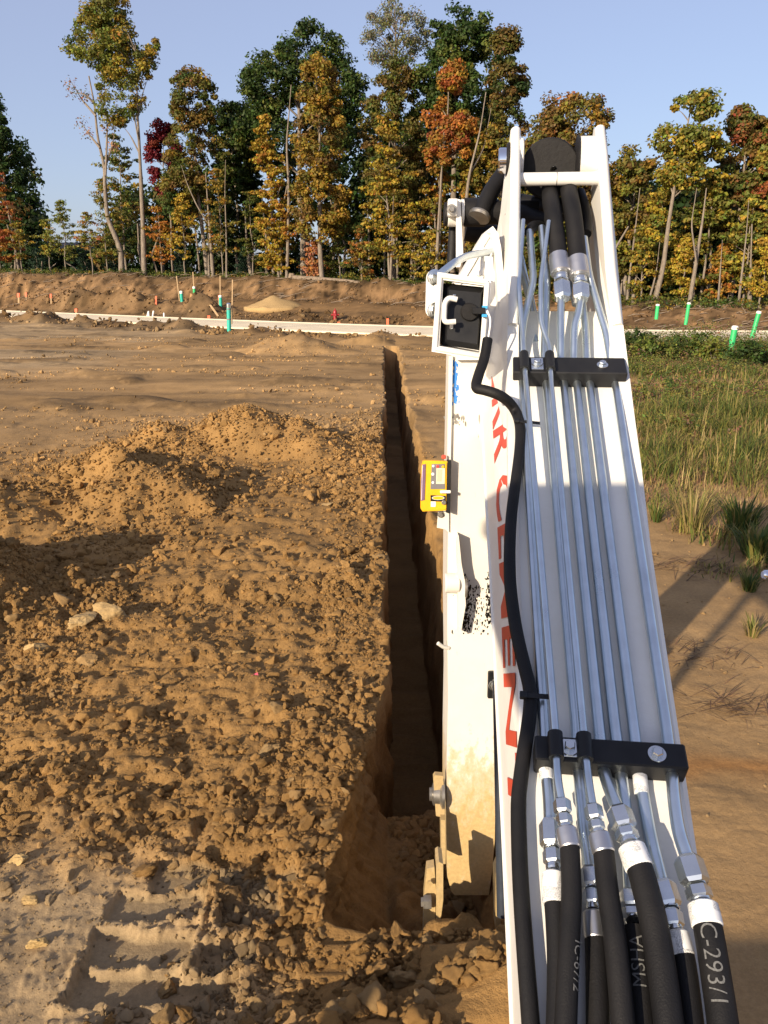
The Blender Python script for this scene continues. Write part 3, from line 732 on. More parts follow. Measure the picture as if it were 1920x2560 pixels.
# fork side plates (outline in the side plane, extruded across)
def pinch(f): return float(np.interp(f, [-.2, 0.05, 0.4, 1.1], [0, -.004, -.036, -.050]))
def side_plate(right):
    th = .040; pts = []; sh = []
    for q, n in ((0.75, -0.02), (1.05, 0.006), (1.30, 0.016), (1.48, 0.030)): pts.append(('b', q, n))
    for f, q in ((0.12, 0.050), (0.35, 0.075), (0.62, 0.080), (0.90, 0.075), (1.055, 0.052), (1.085, 0.022), (1.075, -0.02), (0.95, -.085), (0.80, -.135), (0.55, -.33), (0.25, -.46), (0.0, -.46)): pts.append(('f', f, q))
    pts.append(('b', 0.75, -0.2))
    v0, v1 = [], []
    for k, u, w in pts:
        if k == 'b': o = (wid(u) + .003) if right else -.018; c = B3
        else: o = (W1 + .003 + pinch(u)) if right else -.018 - .24 * max(0, -w - .01); c = F3
        i = o - th if right else o + th
        v0.append(c(min(i, o), u, w)); v1.append(c(max(i, o), u, w))
    n = len(pts); fs = [tuple(range(n))[::-1], tuple(range(n, 2 * n))] + [(i, (i + 1) % n, n + (i + 1) % n, n + i) for i in range(n)]
    mm = MB(); mm.add(v0 + v1, [f[::-1] for f in fs]); return mm
lp = side_plate(False).build('fork_plate', WHITE, exc); rp = side_plate(True).build('fork_plate', WHITE, exc)
for pl, fa in ((lp, lambda f: .002), (rp, lambda f: W1 - .017 + pinch(f))):
    rim = MB(); rim.tube([F3(fa(f), f, q - .004) for f, q in ((0.12, 0.050), (0.35, .075), (0.62, 0.080), (0.90, 0.075), (1.055, 0.052))], 0.0203, 12); rim.build('rounded_edge', WHITE, pl)
fpx = lambda px, py, mm=0.0: fk(px, py, mm)
# pivot pin, bosses, hub
_, fpin, _ = floc(fk(1370, 398, 0.0))
for (a0, a1, r, nm, mt) in ((-0.065, -0.018, 0.050, 'pivot_pin_head', CHROME), (-0.033, -0.018, 0.070, 'pin_washer', BLACKP), (0.018, 0.036, 0.085, 'pin_boss', WHITE), (W1 - .15, W1 - .072, 0.088, 'pin_boss', WHITE), (W1 - .158, W1 - .15, 0.096, 'pin_seal', BLACKP)):
    m = MB(); p = F3(a0, fpin, -0.005); m.lathe(p, A, [(0, r * .9), (.006, r), (a1 - a0 - .004, r), (a1 - a0, r * .94)], 28); m.build(nm, mt, exc)
hub_c = F3(0.146, fpin - 0.02, -0.03); hub_r = 0.118
hdir = (C0 + Vector((.1, 0, .1)) - hub_c).normalized()
m = MB(); m.lathe(hub_c - hdir * .30, hdir, [(0, hub_r), (0.285, hub_r), (0.297, hub_r * .985), (0.30, hub_r * .95)], 40); hub = m.build('cylinder_eye', BLACKP, exc)
gv, gf = rock_shape(2, 31, .9); m = MB(); m.add([hub_c + hdir * .0 + Vector(v) * .018 + A * .012 for v in gv], gf.tolist(), True)
gv, gf = rock_shape(2, 37, .9); m.add([hub_c + hdir * .0 + Vector(v) * .012 - A * .008 + E_ * .018 for v in gv], gf.tolist(), True); m.build('grease_blob', GREASE, hub)
# cross tube with its weld ring
ca, cf, _ = floc(fk(1385, 452, 0.02))
m = MB(); m.tube([F3(0.004, cf, 0.03), F3(W1 - .065, cf, 0.03)], 0.0255, 24); ct = m.build('cross_tube', WHITE, exc)
m = MB(); m.lathe(F3(0.165, cf, 0.03), A, [(0, .0262), (.0025, .0262)], 24); m.build('scored_ring', STEEL, ct)
# decal bracket outline on the left plate
for (f0, f1, q) in ((0.52, 0.70, -0.03),):
    m = MB()
    for (fa, qa, fb, qb) in ((f0, q, f0, q - .05), (f1, q, f1, q - .05), (f0, q - .05, f1, q - .05)):
        m.tube([F3(-0.0305, fa, qa), F3(-0.0305, fb, qb)], 0.0022, 5)
    m.build('decal_outline', BLACK, lp)

# lettering on the boom's left side
def text_mesh(txt, shear=0.0, bold=0.0):
    cu = bpy.data.curves.new('lettering', 'FONT'); cu.body = txt; cu.size = 1.0; cu.shear = shear; cu.offset = bold; cu.resolution_u = 3
    o = bpy.data.objects.new('lettering', cu); COL.objects.link(o)
    dg = bpy.context.evaluated_depsgraph_get(); me = bpy.data.meshes.new_from_object(o.evaluated_get(dg))
    import bmesh
    bm = bmesh.new(); bm.from_mesh(me); bmesh.ops.triangulate(bm, faces=bm.faces[:])
    for _ in range(3):
        ed = [e for e in bm.edges if e.calc_length() > .14]
        if ed: bmesh.ops.subdivide_edges(bm, edges=ed, cuts=1); bmesh.ops.triangulate(bm, faces=bm.faces[:])
    bm.to_mesh(me); bm.free()
    v = [tuple(q.co) for q in me.vertices]; f = [tuple(p.vertices) for p in me.polygons]
    bpy.data.objects.remove(o); bpy.data.curves.remove(cu); bpy.data.meshes.remove(me)
    return np.array(v), f
tv, tf = text_mesh('LERR CEMENT', 0.3, 0.022)
tx0, tx1 = tv[:, 0].min(), tv[:, 0].max(); th = tv[:, 1].max()
S_A, S_B = 1.85, -0.16                                         # first and last letter along the boom
def sidept(s, h):                                              # h: height on the slanted side, 0 low .. 1 up at the corner
    k = .68 * alo(min(s, S1)); lo = Vector((k * .93, 0, -0.122)); hi = Vector((k * .1, 0, -0.022)); q = lo.lerp(hi, h)
    return B3(q.x - 0.003, s, q.z)
m = MB(); m.add([sidept(S_A + (S_B - S_A) * (x - tx0) / (tx1 - tx0), y / th) for x, y, z in tv], tf); m.build('lettering', RED, boom)

# ---- clamps across the tubes
def clamp(pyt, pyb, pxl, pxr, nt_=0.062):
    pl = bl(pxl, (pyt + pyb) / 2, nt_); pr = bl(pxr, (pyt + pyb) / 2 + 8, nt_)
    al, sl, _ = bloc(pl); ar, sr, _ = bloc(pr); st = bloc(bl(1420, pyt, nt_))[1]; sb = bloc(bl(1420, pyb, nt_))[1]
    s = (st + sb) / 2; hs = abs(st - sb) / 2
    m = MB(); m.rbox(B3((al + ar) / 2, s, nt_ / 2 + .001), A * (ar - al) / 2, D_ * hs, N_ * nt_ / 2, 0.12); c = m.build('tube_clamp', BLACK, exc)
    return c, al, ar, s, hs, nt_
def hexhead(p, ax, r, h, mat, parent, name='bolt', washer=True):
    m = MB()
    if washer: m.lathe(p, ax, [(0, r * 1.55), (.002, r * 1.6), (.0035, r * 1.55)], 24); p = Vector(p) + Vector(ax).normalized() * .0035
    m.lathe(p, ax, [(0, r), (h * .8, r), (h, r * .84)], 6, False); return m.build(name, mat, parent)
clamps = []
for (pyt, pyb, pxl, pxr, b1, b2, t1, t2) in ((893, 932, 1283, 1567, 1343, 1506, 1311, 1376), (1842, 1903, 1338, 1716, 1423, 1640, 1390, 1462)):
    c, al, ar, s, hs, nn = clamp(pyt, pyb, pxl, pxr); clamps.append((c, al, ar, s, hs, nn))
    pc = (pyt + pyb) / 2
    a1 = bloc(bl(b1, pc, nn))[0]; a2 = bloc(bl(b2, pc, nn))[0]
    m = MB(); m.rbox(B3(a1, s, nn + .003), A * .021, D_ * hs * .72, N_ * .002, .3); m.build('bolt_plate', ZINC2, c)
    hexhead(B3(a1, s, nn + .005), N_, 0.0125, 0.012, ZINC2, c); hexhead(B3(a2, s, nn), N_, 0.0125, 0.012, ZINC2, c)
    for t in (t1, t2):
        at_ = bloc(bl(t, pc, nn + .012))[0]; m = MB(); m.tube([B3(at_, s - hs * 1.02, nn + .012), B3(at_, s + hs * 1.02, nn + .012)], 0.0165, 16)
        m.rbox(B3(at_, s, nn + .002), A * .0165, D_ * hs, N_ * .010, .2); m.build('rubber_saddle', BLACK, c)

# ---- hydraulic tubes: points in photo pixels turned into points on the boom / fork planes
def path(fork, boomp, nf, nb):
    return [fk(x, y, nf) for x, y in fork] + [bl(x, y, nb if len(r) == 0 else r[0]) for x, y, *r in boomp]
TUBES = {
 'T1':  (0.0136, path([(1324, 577), (1334, 702), (1308, 805)], [(1300, 905), (1304, 962), (1360, 1825), (1366, 1927), (1373, 2002), (1375, 2060)], .03, .017)),
 'T2':  (0.0136, path([(1354, 567), (1367, 702), (1364, 800)], [(1360, 905), (1366, 962), (1442, 1825), (1447, 1930), (1460, 2060), (1474, 2170)], .02, .017)),
 'T3':  (0.0136, path([(1403, 745), (1402, 800)], [(1402, 905), (1410, 962), (1498, 1825), (1507, 1918, .03), (1520, 1964, .04), (1545, 2024, .06)], .045, .018)),
 'T4':  (0.0136, path([(1452, 745), (1446, 785), (1436, 812)], [(1434, 905), (1443, 962), (1538, 1825), (1551, 1925), (1563, 2014), (1578, 2250)], .045, .018)),
 'T5':  (0.0136, path([(1450, 650), (1458, 770), (1463, 810)], [(1467, 905), (1475, 962), (1585, 1825), (1598, 1930), (1609, 2002), (1627, 2100), (1656, 2215)], .0, .018)),
 'T6':  (0.0136, path([(1460, 594), (1472, 685), (1498, 775), (1516, 832)], [(1527, 905), (1539, 962), (1667, 1825), (1679, 1927, .03), (1685, 2002, .04), (1696, 2080, .055), (1720, 2150, .065)], .03, .018)),
 'T1b': (0.0088, path([(1308, 550), (1300, 668), (1296, 705), (1308, 850)], [(1311, 912), (1316, 962), (1388, 1822), (1391, 1885), (1394, 1950), (1404, 2003)], .075, .074)),
 'T2b': (0.0088, path([(1372, 553), (1352, 702), (1352, 808), (1374, 868)], [(1376, 912), (1378, 962), (1458, 1822), (1463, 1885), (1473, 1964), (1482, 2018)], .075, .074)),
}
TOBJ = {}
for k, (r, pts) in TUBES.items():
    m = MB(); m.tube(pts, r, 16, bend=0.035); TOBJ[k] = m.build('hydraulic_tube', ZINC, exc); TOBJ[k]['label'] = ''
    del TOBJ[k]['label']
m = MB(); m.lathe(bl(1364, 1905, .017), (bl(1366, 1950, .017) - bl(1364, 1905, .017)), [(0, .0158), ((bl(1366, 1950, .017) - bl(1364, 1905, .017)).length, .0158)], 16); m.build('paper_label', LABEL, TOBJ['T1'])
m = MB(); d = bl(1604, 1985, .018) - bl(1598, 1925, .018); m.lathe(bl(1598, 1925, .018), d, [(0, .0156), (d.length, .0156)], 16); m.build('paper_label', LABEL, TOBJ['T5'])
# nuts: (tube, pixel start, pixel end, n, radius)
def hexnut(p0, p1, r, parent, mat=ZINC2, name='hex_nut'):
    ax = p1 - p0; L = ax.length; m = MB(); m.lathe(p0, ax, [(0, r * .82), (L * .14, r), (L * .86, r), (L, r * .82)], 6, False); return m.build(name, mat, parent)
def collar(p0, p1, r, parent, mat=ZINC2, name='fitting_neck'):
    ax = p1 - p0; L = ax.length; m = MB(); m.lathe(p0, ax, [(0, r * .95), (L * .3, r), (L * .7, r), (L, r * .92)], 18); return m.build(name, mat, parent)
def fitting(key, pts, n0, n1, rs):
    """pts: pixel stations tube end, nut1 end, nut2 start, nut2 end, ferrule start; rs radii"""
    w = [bl(x, y, n0 + (n1 - n0) * i / (len(pts) - 1)) for i, (x, y) in enumerate(pts)]
    hexnut(w[0], w[1], rs[0], TOBJ[key]); collar(w[1], w[2], rs[0] * .72, TOBJ[key]); hexnut(w[2], w[3], rs[1], TOBJ[key]); collar(w[3], w[4], rs[1] * .78, TOBJ[key])
    return w[-1]
HPATH = {}
def hose(pts, r, ferr_len_pts=None, ferr_r=None, label=None):
    m = MB(); m.tube(pts, r, 22, bend=0.12, step=8); o = m.build('hydraulic_hose', HOSE, exc); HPATH[o.name] = m.path
    if ferr_len_pts:
        p0, p1 = ferr_len_pts; ax = p1 - p0; m = MB(); L = ax.length
        m.lathe(p0, ax, [(0, ferr_r * .8), (.004, ferr_r * .97), (L * .5, ferr_r), (L - .003, ferr_r), (L, ferr_r * .93)], 24); m.build('ferrule', FERR if label is None else LABEL, o)
    return o
fitting('T1', [(1375, 2052), (1379, 2118), (1380, 2124), (1383, 2160), (1384, 2176)], .03, .034, (.024, .020))
h1 = hose([bl(1385, 2225, .036), bl(1392, 2300, .036), bl(1398, 2420, .036), bl(1394, 2620, .036), bl(1390, 2900, .03)], .0215, (bl(1383, 2182, .035), bl(1386, 2262, .036)), .0235, 1)
fitting('T1b', [(1404, 2000), (1408, 2034), (1409, 2037), (1413, 2062), (1415, 2072)], .074, .078, (.0185, .0165))
h1b = hose([bl(1424, 2110, .078), bl(1430, 2239, .078), bl(1424, 2335, .076), bl(1414, 2560, .07), bl(1405, 2900, .06)], .0195, (bl(1415, 2070, .078), bl(1426, 2122, .078)), .0215)
fitting('T2', [(1474, 2170), (1478, 2220), (1479, 2226), (1482, 2262), (1483, 2276)], .02, .03, (.021, .018))
h2 = hose([bl(1487, 2330, .03), bl(1492, 2370, .03), bl(1495, 2560, .03), bl(1496, 2900, .03)], .021, (bl(1483, 2280, .03), bl(1489, 2350, .03)), .022)
fitting('T2b', [(1482, 2014), (1488, 2050), (1489, 2054), (1494, 2076), (1496, 2086)], .074, .080, (.0185, .0165))
h2b = hose([bl(1508, 2118, .08), bl(1520, 2240, .08), bl(1537, 2335, .08), bl(1558, 2560, .075), bl(1590, 2900, .06)], .0205, (bl(1497, 2084, .08), bl(1510, 2134, .08)), .0225)
fitting('T3', [(1545, 2022), (1562, 2072), (1564, 2078), (1571, 2100), (1576, 2112)], .06, .082, (.0265, .0235))
h3 = hose([bl(1594, 2155, .085), bl(1609, 2200, .086), bl(1642, 2335, .086), bl(1673, 2560, .08), bl(1710, 2900, .07)], .0255, (bl(1577, 2114, .083), bl(1599, 2172, .085)), .0275, 1)
fitting('T4', [(1576, 2228), (1580, 2270), (1581, 2274), (1583, 2296), (1584, 2302)], .02, .03, (.023, .02))
h4 = hose([bl(1587, 2320, .03), bl(1592, 2380, .03), bl(1607, 2560, .03), bl(1625, 2900, .03)], .0235)
fitting('T5', [(1656, 2205), (1676, 2268), (1678, 2276), (1686, 2318), (1690, 2330)], .025, .035, (.024, .02))
h5 = hose([bl(1698, 2360, .036), bl(1710, 2400, .036), bl(1729, 2560, .036), bl(1770, 2900, .04)], .0215, (bl(1690, 2330, .036), bl(1707, 2392, .036)), .023, 1)
fitting('T6', [(1718, 2144), (1740, 2212), (1742, 2218), (1752, 2250), (1755, 2258)], .065, .075, (.0285, .0245))
h6 = hose([bl(1766, 2300, .076), bl(1774, 2340, .076), bl(1790, 2440, .074), bl(1808, 2560, .07), bl(1850, 2900, .06)], .0262, (bl(1756, 2258, .075), bl(1769, 2318, .076)), .0285, 1)
# print along the hoses
INK = simple('hose_print', (0.13, 0.13, 0.125), 0.8, var=.4, scale=300)
def hose_text(txt, pts, r, size, parent, flip=False, spin=0.0):
    v, f = text_mesh(txt, 0, -0.006); seg = [(pts[i + 1] - pts[i]).length for i in range(len(pts) - 1)]; tot = sum(seg)
    w = v[:, 1].max(); mx = v[:, 0].max(); k = min(size, tot / mx); m = MB(); vs = []
    def at(d):
        i = 0
        while i < len(seg) - 1 and d > seg[i]: d -= seg[i]; i += 1
        t = (pts[i + 1] - pts[i]).normalized(); return pts[i] + t * d, t
    for x, y, z in v:
        d = x * k if not flip else (mx - x) * k; p, ax = at(d); up = C0 - p; up = (up - ax * up.dot(ax)).normalized(); sd = ax.cross(up)
        a = ((y - w / 2) * k / r) * (1 if flip else -1) + spin; vs.append(p + (up * math.cos(a) + sd * math.sin(a)) * (r + .0012))
    m.add(vs, f); m.build('hose_print', INK, parent)
def sub(h, a, b):
    q = HPATH[h.name]; L = [0]
    for i in range(len(q) - 1): L.append(L[-1] + (q[i + 1] - q[i]).length)
    return [Vector([float(np.interp(t, L, [p[k] for p in q])) for k in range(3)]) for t in np.linspace(a, b, 24)]
hose_text('C-293/1', sub(h6, .012, .19), .0262, 0.041, h6)
hose_text('MSHA', sub(h4, .02, .17), .0235, 0.034, h4, True)
hose_text('IC-67/2', sub(h1b, .18, .36), .0195, 0.028, h1b, False, -1.0)
# the two thick hoses that drop through the fork, with nuts
for (hp, fe, nu, key, rr) in (
    ([(1375, 470, -.06), (1376, 500, .01), (1384, 540, .05), (1398, 648, .05)], ((1396, 638), (1402, 684)), [(1402, 684), (1403, 700), (1403, 705), (1407, 748)], 'T3', .0335),
    ([(1418, 450, -.06), (1424, 488, .02), (1434, 540, .05), (1445, 655, .05)], ((1443, 646), (1449, 692)), [(1449, 692), (1450, 708), (1451, 712), (1453, 750)], 'T4', .0335)):
    hose([fk(x, y, mm) for x, y, mm in hp], rr, (fk(*fe[0], .05), fk(*fe[1], .05)), .038)
    w = [fk(x, y, .048) for x, y in nu]
    collar(w[0], w[1], .027, TOBJ[key]); hexnut(w[1], w[2].lerp(w[1], .2), .029, TOBJ[key]); hexnut(w[2], w[3], .0335, TOBJ[key])
# hoses and dark clutter seen through the fork
for pts, r in (([(1280, 520, -.30), (1330, 545, -.22), (1385, 560, -.12), (1400, 520, -.05)], .036), ([(1290, 505, -.4), (1350, 515, -.35), (1460, 520, -.25)], .04), ([(1466, 585, -.02), (1470, 540, -.06), (1450, 480, -.15)], .020), ([(1322, 580, .03), (1335, 560, -.02), (1380, 575, -.12)], .02)):
    m = MB(); m.tube([fk(x, y, q) for x, y, q in pts], r, 16, bend=.1); m.build('hydraulic_hose', HOSE, exc)
for pts in (([(1300, 660, -.10), (1330, 760, -.10), (1340, 860, -.03)]), ([(1395, 560, -.12), (1410, 640, -.1), (1440, 760, -.04)]), ([(1290, 600, -.12), (1312, 700, -.1)])):
    m = MB(); m.tube([fk(x, y, q) for x, y, q in pts], .016, 12, bend=.1); m.build('hydraulic_tube', ZINC, exc)

# ---- sheathed cable of the work light
cpts = [P(1219, 848, 2.80), P(1212, 895, 2.78), P(1196, 938, 2.74), P(1187, 972, 2.70), P(1209, 974, 2.68), P(1255, 989, 2.66)] + [bl(x, y, .026) for x, y in ((1286, 1019), (1302, 1062), (1300, 1119), (1290, 1198), (1279, 1278), (1274, 1357), (1274, 1440), (1279, 1500), (1291, 1582), (1310, 1662), (1328, 1730), (1324, 1794), (1309, 1888), (1300, 1960), (1295, 2010), (1300, 2188), (1311, 2355), (1327, 2560), (1350, 2900))]
m = MB(); m.tube(cpts, [.0175] * 8 + [.0165] * 17, 14, bend=.06); cab_ = m.build('braided_cable', HOSE, exc)
for (x0, y0, x1, y1) in ((1292, 1052, 1350, 1058), (1308, 1738, 1372, 1742)):
    p, q = bl(x0, y0, .047), bl(x1, y1, .042); m = MB(); m.rbox((p + q) / 2, (q - p) / 2, D_ * .0065, N_ * .0015, .3); m.rbox(p, A * .008, D_ * .009, N_ * .006, .3); m.build('zip_tie', BLACK, cab_)
m = MB()
for dx in (0, 6): m.tube([P(1212 + dx, 776, 2.80), P(1226, 790 + dx, 2.80), P(1226, 812, 2.80), P(1220, 850, 2.80)], .0032, 8, bend=.02)
m.build('light_wire', PWHITE, cab_)

# ---- work light in its open bracket on the boom's left side
LD = 2.82
fw = (P(960, 760, 1) - C0).normalized()
lx = (P(1225, 770, LD) - P(1085, 770, LD)).normalized(); 
def bracket():
    c = [P(1098, 684, LD), P(1222, 704, LD), P(1206, 893, LD), P(1085, 872, LD)]
    out = [P(1094, 680, LD), P(1228, 700, LD), P(1212, 900, LD), P(1079, 879, LD)]; inn = [P(1108, 700, LD), P(1211, 714, LD), P(1199, 883, LD), P(1098, 865, LD)]
    back = fw * .13 + Vector((.012, 0, 0)); m = MB(); vs = out + inn + [p + back for p in out] + [p + back for p in inn]; fs = []
    for i in range(4):
        j = (i + 1) % 4; fs += [(i, j, 4 + j, 4 + i), (8 + j, 8 + i, 12 + i, 12 + j), (j, i, 8 + i, 8 + j), (4 + i, 4 + j, 12 + j, 12 + i)]
    m.add(vs, [f[::-1] for f in fs]); 
    for i in range(4): m.tube([out[i].lerp(inn[i], .5), out[(i + 1) % 4].lerp(inn[(i + 1) % 4], .5)], .0085, 8)
    b = m.build('light_bracket', WHITE, exc)
    m = MB(); m.prism([P(1214, 640, LD + .02), P(1232, 642, LD + .02), P(1236, 705, LD + .02), P(1212, 702, LD + .02)], fw * .015); m.build('bracket_lug', WHITE, b)
    return b
lb = bracket()
m = MB(); body = [P(1112, 708, LD + .05), P(1210, 718, LD + .05), P(1198, 876, LD + .05), P(1105, 862, LD + .05)]
cc = sum(body, Vector()) / 4; front = [cc + (p - cc) * .80 - fw * .035 for p in body]; vs = body + front + [p + fw * .10 for p in body]
m.add(vs, [(4, 7, 6, 5)[::-1], (0, 1, 5, 4)[::-1], (1, 2, 6, 5)[::-1], (2, 3, 7, 6)[::-1], (3, 0, 4, 7)[::-1], (0, 1, 9, 8), (1, 2, 10, 9), (2, 3, 11, 10), (3, 0, 8, 11), (8, 9, 10, 11)])
wl_ = m.build('work_light', BLACK, exc)
m = MB(); m.lathe(P(1172, 780, LD + .03), -fw, [(0, .032), (.03, .030), (.034, .027)], 24); m.build('lamp_socket', BLACKP, wl_)
m = MB(); m.rbox(P(1196, 777, LD - .02), lx * .022, Vector((0, 0, .011)), fw * .012, .2); m.build('connector', BLACK, wl_)
m = MB(); m.rbox(P(1212, 768, LD - .02), lx * .009, Vector((0, 0, .005)), fw * .008, .2); m.rbox(P(1211, 789, LD - .02), lx * .009, Vector((0, 0, .005)), fw * .008, .2); m.build('connector_lock', CYAN, wl_)
yk = [P(1143, 749, LD - .02), P(1122, 744, LD - .02), P(1112, 757, LD - .02), P(1110, 800, LD - .02), P(1116, 806, LD - .02), P(1139, 804, LD - .02)]
m = MB(); m.tube(yk, .0095, 10, bend=.012); y = m.build('light_yoke', WHITE, wl_)
hexhead(P(1129, 812, LD - .02), (0, 0, -1), .007, .014, ZINC2, wl_, washer=False); hexhead(P(1136, 742, LD - .02), (0, 0, 1), .006, .008, ZINC2, wl_, washer=False)
# link plate with two large bolts and the steel line left of the light
LK = 2.98
m = MB(); ring = []
for k in range(9): a = math.pi * k / 8; ring.append(P(1086 + 20 * math.cos(a), 694 - 20 * math.sin(a), LK))
for k in range(9): a = math.pi + math.pi * k / 8; ring.append(P(1084 + 20 * math.cos(a), 775 - 20 * math.sin(a), LK))
m.prism(ring[::-1], fw * .03); lk = m.build('link_plate', WHITE, exc)
for py in (694, 777):
    m = MB(); p = P(1086, py, LK); ax = (-fw + lx * .5).normalized(); m.lathe(p, ax, [(0, .030), (.006, .030), (.007, .024), (.013, .024), (.014, .02), (.02, .02)], 24); m.build('link_bolt', ZINC2, lk)
m = MB(); m.tube([P(1090, 694, LK - .03), P(1130, 660, LK), P(1165, 640, LK + .12), P(1230, 628, LK + .25)], .014, 14, bend=.06); m.build('steel_line', ZINC, exc)
# cast arch web behind the light
AD = 3.18
arch = [(1140, 712), (1158, 688), (1178, 655), (1200, 614), (1218, 585), (1230, 573), (1238, 586), (1245, 620), (1251, 680), (1254, 760), (1256, 900)]
pts = [P(x, y, AD + (.06 if i < 5 else .0)) for i, (x, y) in enumerate(arch)]
m = MB(); vs = []; fs = []
for i, p in enumerate(pts):
    t = (pts[min(i + 1, len(pts) - 1)] - pts[max(i - 1, 0)]).normalized(); q = t.cross(fw).normalized()
    vs += [p + q * .012, p - q * .014, p - q * .014 + fw * .10, p + q * .012 + fw * .10]
for i in range(len(pts) - 1):
    for k in range(4): fs.append((i * 4 + k, i * 4 + (k + 1) % 4, i * 4 + 4 + (k + 1) % 4, i * 4 + 4 + k))
m.add(vs, fs, False); ar_ = m.build('arch_flange', WHITE, exc)
m = MB(); m.prism([P(x, y, AD + .07) for x, y in arch] + [P(1140, 900, AD + .07)], fw * .02); m.build('web_plate', WHITE, ar_)
for (a, b) in (((1206, 618), (1205, 690)), ((1228, 634), (1196, 690))):
    m = MB(); m.tube([P(*a, AD + .03), P(*b, AD + .03)], .008, 8); m.build('web_rib', WHITE, ar_)
# upper link left of the fork: white flange, boss, bolt, black hub and hose
UD = 3.5
m = MB(); m.prism([P(x, y, UD) for x, y in ((1141, 497), (1151, 499), (1158, 640), (1150, 668), (1140, 668), (1140, 512))], fw * .12 + lx * .01); up = m.build('upper_link', WHITE, exc)
m = MB(); m.lathe(P(1119, 536, UD + .08), lx, [(0, .05), (.004, .052), (.045, .052)], 24); m.rbox(P(1131, 520, UD + .0), lx * .020, Vector((0, 0, .035)), fw * .03, .2); m.build('link_boss', WHITE, up)
m = MB(); m.lathe(P(1117, 536, UD + .08), -lx, [(0, .05), (.012, .048)], 24); m.build('boss_cap', BLACKP, up)
hexhead(P(1129, 523, UD - .035), -fw, .013, .016, STEEL, up)
m = MB(); m.lathe(P(1152, 531, UD + .08), lx, [(0, .055), (.012, .055), (.013, .052)], 24); m.build('link_boss', WHITE, up)
m = MB(); m.lathe(P(1161, 531, UD + .08), lx, [(0, .060), (.09, .061), (.10, .053), (.16, .05), (.32, .05)], 28); m.build('cylinder_eye', BLACKP, up)
m = MB(); m.tube([P(1200, 540, UD + .02), P(1212, 510, UD + .03), P(1232, 470, UD + .05), P(1262, 430, UD + .1)], .036, 18, bend=.08); m.build('hydraulic_hose', HOSE, exc)
m = MB(); m.lathe(P(1197, 545, UD + .02), P(1212, 510, UD + .03) - P(1200, 540, UD + .02), [(0, .047), (.012, .049), (.02, .047)], 24); m.build('hose_collar', STEEL, up)
m = MB(); m.tube([P(1133, 560, UD + .15), P(1128, 660, UD + .15)], .02, 10); m.tube([P(1165, 575, UD + .3), P(1240, 590, UD + .3)], .05, 12); m.build('shadowed_linkage', BLACKP, up)

# ---- stick (vertical arm left of the boom, standing in the trench)
def stick_pt(px, py):                                          # on the front face of the stick, which leans a little
    p0 = Vector((0.39, 3.15, -0.26)); n = Vector((0, -1.0, 0.072)).normalized(); return on_plane(px, py, p0, n)
SL = [(1129, 880), (1126, 1000), (1122, 1200), (1119, 1400), (1118, 1560), (1120, 1750), (1117, 1900), (1116, 2100), (1118, 2190), (1128, 2228), (1136, 2238)]
SR = [(1222, 2238), (1230, 2180), (1237, 2100), (1239, 1900), (1244, 1600), (1252, 1200), (1262, 880)]
outl = [stick_pt(*p) for p in SL + SR]
m = MB(); m.prism(outl[::-1], Vector((0.004, 0.33, 0.02))); stick = m.build('stick', WHITE_STICK, exc)
wd = (stick_pt(1230, 1500) - stick_pt(1120, 1500)).normalized(); sn = Vector((0, -1, .07)).normalized(); su = Vector((0, .07, 1)).normalized()
# left flange strip of the stick
m = MB(); m.prism([stick_pt(1121, 890) + sn * .004, stick_pt(1131, 890) + sn * .004, stick_pt(1125, 1215) + sn * .004, stick_pt(1116, 1215) + sn * .004], sn * .012); m.build('edge_strip', WHITE_STICK, stick)
# spray-paint mark
BLUE = simple('blue_spray', (0.03, 0.20, 0.62), 0.6)
def splash(px0, py0, px1, py1, n, r, mat, name, seed, off=0.004):
    rr = random.Random(seed); m = MB(); b0 = None
    for k in range(n):
        x = rr.gauss((px0 + px1) / 2, (px1 - px0) / 3.2); y = rr.uniform(py0, py1); c = stick_pt(x, y) + sn * (off * (.25 + .02 * k / n)); q = rr.uniform(.3, 1) * r; el = rr.uniform(1, 3.2); k0 = rr.uniform(0, 3)
        vs = [c + (wd * math.cos(a * 1.047 + k0) + su * math.sin(a * 1.047 + k0) * el) * q * rr.uniform(.5, 1.2) for a in range(6)]; m.add(vs, [tuple(range(6))])
    return tag(m.build(name, mat, stick), kind='stuff')
splash(1132, 905, 1143, 1010, 90, .006, BLUE, 'spray_mark', 3)
splash(1150, 1465, 1224, 1585, 230, .0038, GREASE, 'grease_smear', 5); splash(1152, 1440, 1172, 1560, 120, .006, GREASE, 'grease_smear', 6); splash(1214, 1430, 1232, 1560, 110, .005, GREASE, 'grease_smear', 8)
splash(1125, 1040, 1160, 1062, 30, .005, STEEL, 'scuff_mark', 9)
# ear with boss half way down
m = MB(); m.prism([stick_pt(x, y) for x, y in ((1139, 1345), (1143, 1330), (1150, 1400), (1158, 1440), (1160, 1500), (1148, 1568), (1142, 1570))][::-1], sn * .075); ear = m.build('pin_ear', WHITE_STICK, stick)
p = stick_pt(1110, 1450) + sn * .045; m = MB(); m.lathe(p, wd, [(0, .040), (.004, .043), (.058, .043), (.062, .040)], 28); m.build('pin_boss', WHITE_STICK, ear)
p = stick_pt(1158, 1460) + sn * .045; m = MB(); m.lathe(p, wd, [(0, .046), (.010, .046), (.012, .03)], 20); m.build('pin_retainer', STEEL, ear)
m = MB(); m.tube([stick_pt(1094, 1604) + sn * .02, stick_pt(1106, 1614) + sn * .012, stick_pt(1122, 1620)], .0085, 10); m.build('grease_nipple', WHITE_STICK, stick)
